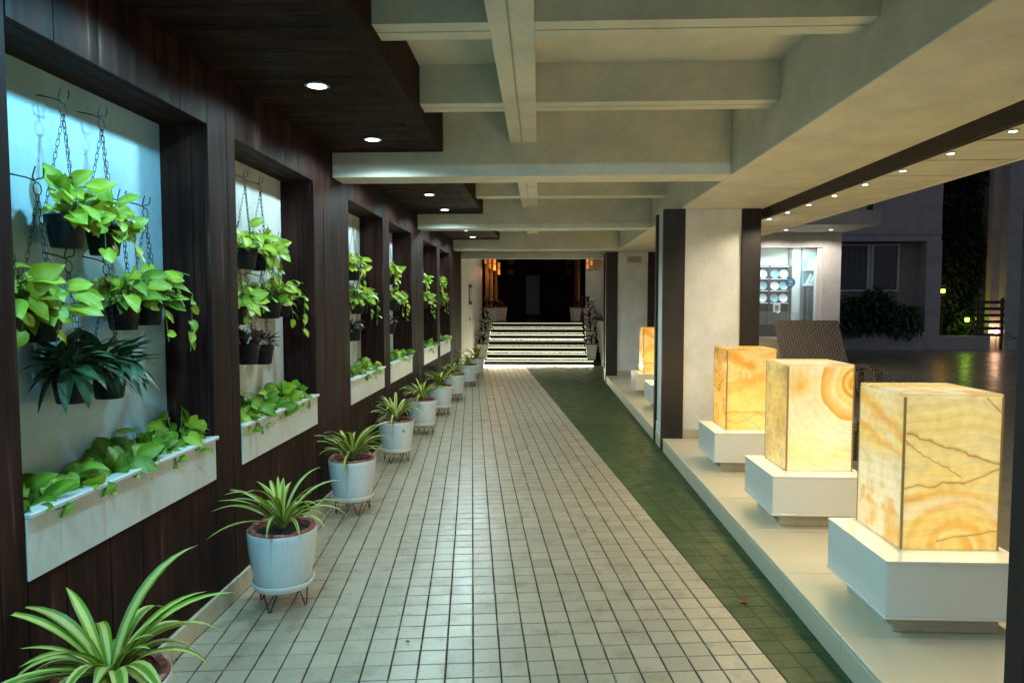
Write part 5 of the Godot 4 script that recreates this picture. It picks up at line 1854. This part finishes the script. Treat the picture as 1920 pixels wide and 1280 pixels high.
	# low rounded bench edge by the shop
	var be := thing("low_bench", "low tan rounded bench end beside the brown jamb", "bench", V(3.1, g, 9.4))
	var bs := new_st()
	lathe(bs, [Vector2(0.0, 0.001), Vector2(0.50, 0.001), Vector2(0.52, 0.03), Vector2(0.52, 0.76), Vector2(0.50, 0.80), Vector2(0.0, 0.81)], 36)
	part(be, "seat_block", bs.commit(), M.tan_stone)

func build_small() -> void:
	rng.seed = 12
	# a fallen red flower, dry leaves and the emblem on the fourth pot
	var f := thing("fallen_flower", "small red fallen flower on the green painted tiles", "flower", V(0.955, 0.001, 3.18))
	var pt := leaf_mesh(0.022, 0.012, LANCE, 0.0, 0.2, -0.2, Color(0.35, 0.015, 0.015), Color(0.4, 0.02, 0.02), Color(0.3, 0.01, 0.01))
	for k in 5:
		partx(f, "petal", pt, M.leaf, Transform3D(Basis(Vector3.UP, k * 1.26 + 0.3), Vector3(0, 0.003, 0)))
	var spots := [[0.55, 8.6], [0.28, 10.2], [0.98, 8.0], [1.02, 6.9], [-0.02, 9.1], [-0.55, 2.75], [0.62, 11.9]]
	var wh := ["on the green strip half way along", "near the far end of the green strip", "by the kerb before the far column", "at the foot of the near column", "on the beige tiles far ahead", "on the beige tiles close to the camera", "near the lit steps"]
	for i in spots.size():
		var t := thing("dry_leaf", "tiny dry leaf on the floor " + wh[i], "leaf", V(spots[i][0], 0.001, spots[i][1]), "dry leaves fallen on the floor")
		var lm := leaf_mesh(0.03, 0.014, LANCE, 0.0, 0.35, -0.15, Color(0.05, 0.03, 0.015), Color(0.06, 0.04, 0.02), Color(0.04, 0.025, 0.01))
		partx(t, "blade", lm, M.leaf, Transform3D(Basis(Vector3.UP, rng.randf() * TAU), Vector3(0, 0.003, 0)))
	var em := thing("pot_emblem", "small round emblem on the side of the fourth white pot", "emblem", V(-1.265 + 0.1535 * cos(0.95), 0.285, 5.98 - 0.1535 * sin(0.95)))
	em.rotation.y = PI / 2 - 0.95
	var es := new_st()
	var ring := []
	for j in 18:
		ring.append(Vector3(cos(TAU * j / 18) * 0.011, sin(TAU * j / 18) * 0.011, 0.001))
	tube(es, ring, 0.0013, 5, true)
	tube(es, [Vector3(-0.004, -0.006, 0.001), Vector3(0.002, 0.0, 0.0015), Vector3(-0.001, 0.006, 0.001)], 0.0013, 5)
	part(em, "ring_mark", es.commit(), M.frame_brown)

# ------------------------------------------------------------------ scene

func _ready() -> void:
	rng.seed = 1
	# camera
	var cam := Camera3D.new()
	cam.name = "camera"
	cam.fov = 52.74
	cam.far = 400.0
	cam.near = 0.05
	add_child(cam)
	cam.position = Vector3(0, 1.4, 0)
	cam.rotation_degrees = Vector3(-3.28, 2.303, 0)
	cam.current = true
	# night sky
	var env := Environment.new()
	env.background_mode = Environment.BG_SKY
	var sky := Sky.new()
	var sm := ProceduralSkyMaterial.new()
	sm.sky_top_color = Color(0.235, 0.245, 0.275)
	sm.sky_horizon_color = Color(0.315, 0.325, 0.35)
	sm.ground_bottom_color = Color(0.03, 0.03, 0.03)
	sm.ground_horizon_color = Color(0.06, 0.06, 0.07)
	sky.sky_material = sm
	env.sky = sky
	env.background_energy_multiplier = 1.9
	env.tonemap_mode = Environment.TONE_MAPPER_LINEAR
	env.tonemap_exposure = 1.08
	env.sdfgi_enabled = true
	env.ssao_enabled = true
	env.ssil_enabled = true
	var we := WorldEnvironment.new()
	we.name = "world_environment"
	we.environment = env
	add_child(we)
	var moon := DirectionalLight3D.new()
	moon.name = "moon"
	moon.light_energy = 0.012
	moon.light_color = Color(0.75, 0.82, 1.0)
	moon.light_angular_distance = 0.5
	moon.shadow_enabled = true
	moon.rotation_degrees = Vector3(-55, -60, 0)
	add_child(moon)

	make_materials()
	var cl := mat("creeper_leaf", lin(0.45, 0.45, 0.45), 0.5, 0.3)
	cl.vertex_color_use_as_albedo = true
	mat("tan_stone", lin(0.30, 0.26, 0.16), 0.6)
	# downlights along the boarded ceiling boxes
	var lamps := [-1.0, 0.05, 1.1, 2.2, 3.28, 4.36, 5.50, 6.59, 7.66, 8.78, 9.85, 10.86]
	for i in lamps.size():
		var c := Color(0.56, 0.88, 1.0) if lamps[i] < 2.5 else (Color(0.74, 0.95, 1.0) if lamps[i] < 4.0 else Color(0.82, 0.97, 0.99))
		downlight("soffit_downlight", "round white downlight in the dark boarded ceiling, %s from the camera end" % ORD[i], "downlights in the boarded ceiling boxes", V(-1.055, SOFFIT - 0.003, lamps[i]), 0.042, c, 2.1 if lamps[i] < 2.5 else 1.55, 12.0)
	make_leaves()
	build_floor()
	build_wall()
	build_ceiling()
	build_right_side()
	for k in 2:
		var tl := thing("tube_light", "cool white tube light under the rear beam, %s of two" % ["left", "right"][k], "light", V(-0.65 + 1.25 * k, 2.12, -3.66), "tube lights behind the viewer")
		var tb := new_st()
		cbx(tb, Vector3(-0.62, 0.03, -0.02), Vector3(0.62, 0.14, 0.03), 0.004)
		part(tl, "batten", tb.commit(), M.white_lacquer)
		var tg := new_st()
		tube(tg, [Vector3(-0.6, 0.01, -0.02), Vector3(0.6, 0.01, -0.02)], 0.014, 10)
		part(tl, "tube", tg.commit(), glow("tube_glow", Color(0.74, 0.95, 1.0), 6.0))
		area_light(tl, Vector3(0, 0.0, -0.045), Vector3(-12, 0, 0), Vector2(1.2, 0.04), Color(0.68, 0.92, 1.0), 2.2 + 3.6 * k)
	build_far_end()
	build_lamps()
	build_shop()
	build_background()
	make_hanging_parts()
	make_floor_pots()
	build_wall_plants()
	lounger(V(2.87, PLAT - 0.006, 6.72), 0.0, "dark wicker lounger with raised back behind the big stone lamps")
	lounger(V(3.75, PLAT - 0.006, 3.55), -PI / 2, "dark wicker lounger at the right edge behind the nearest lamp")
	build_small()
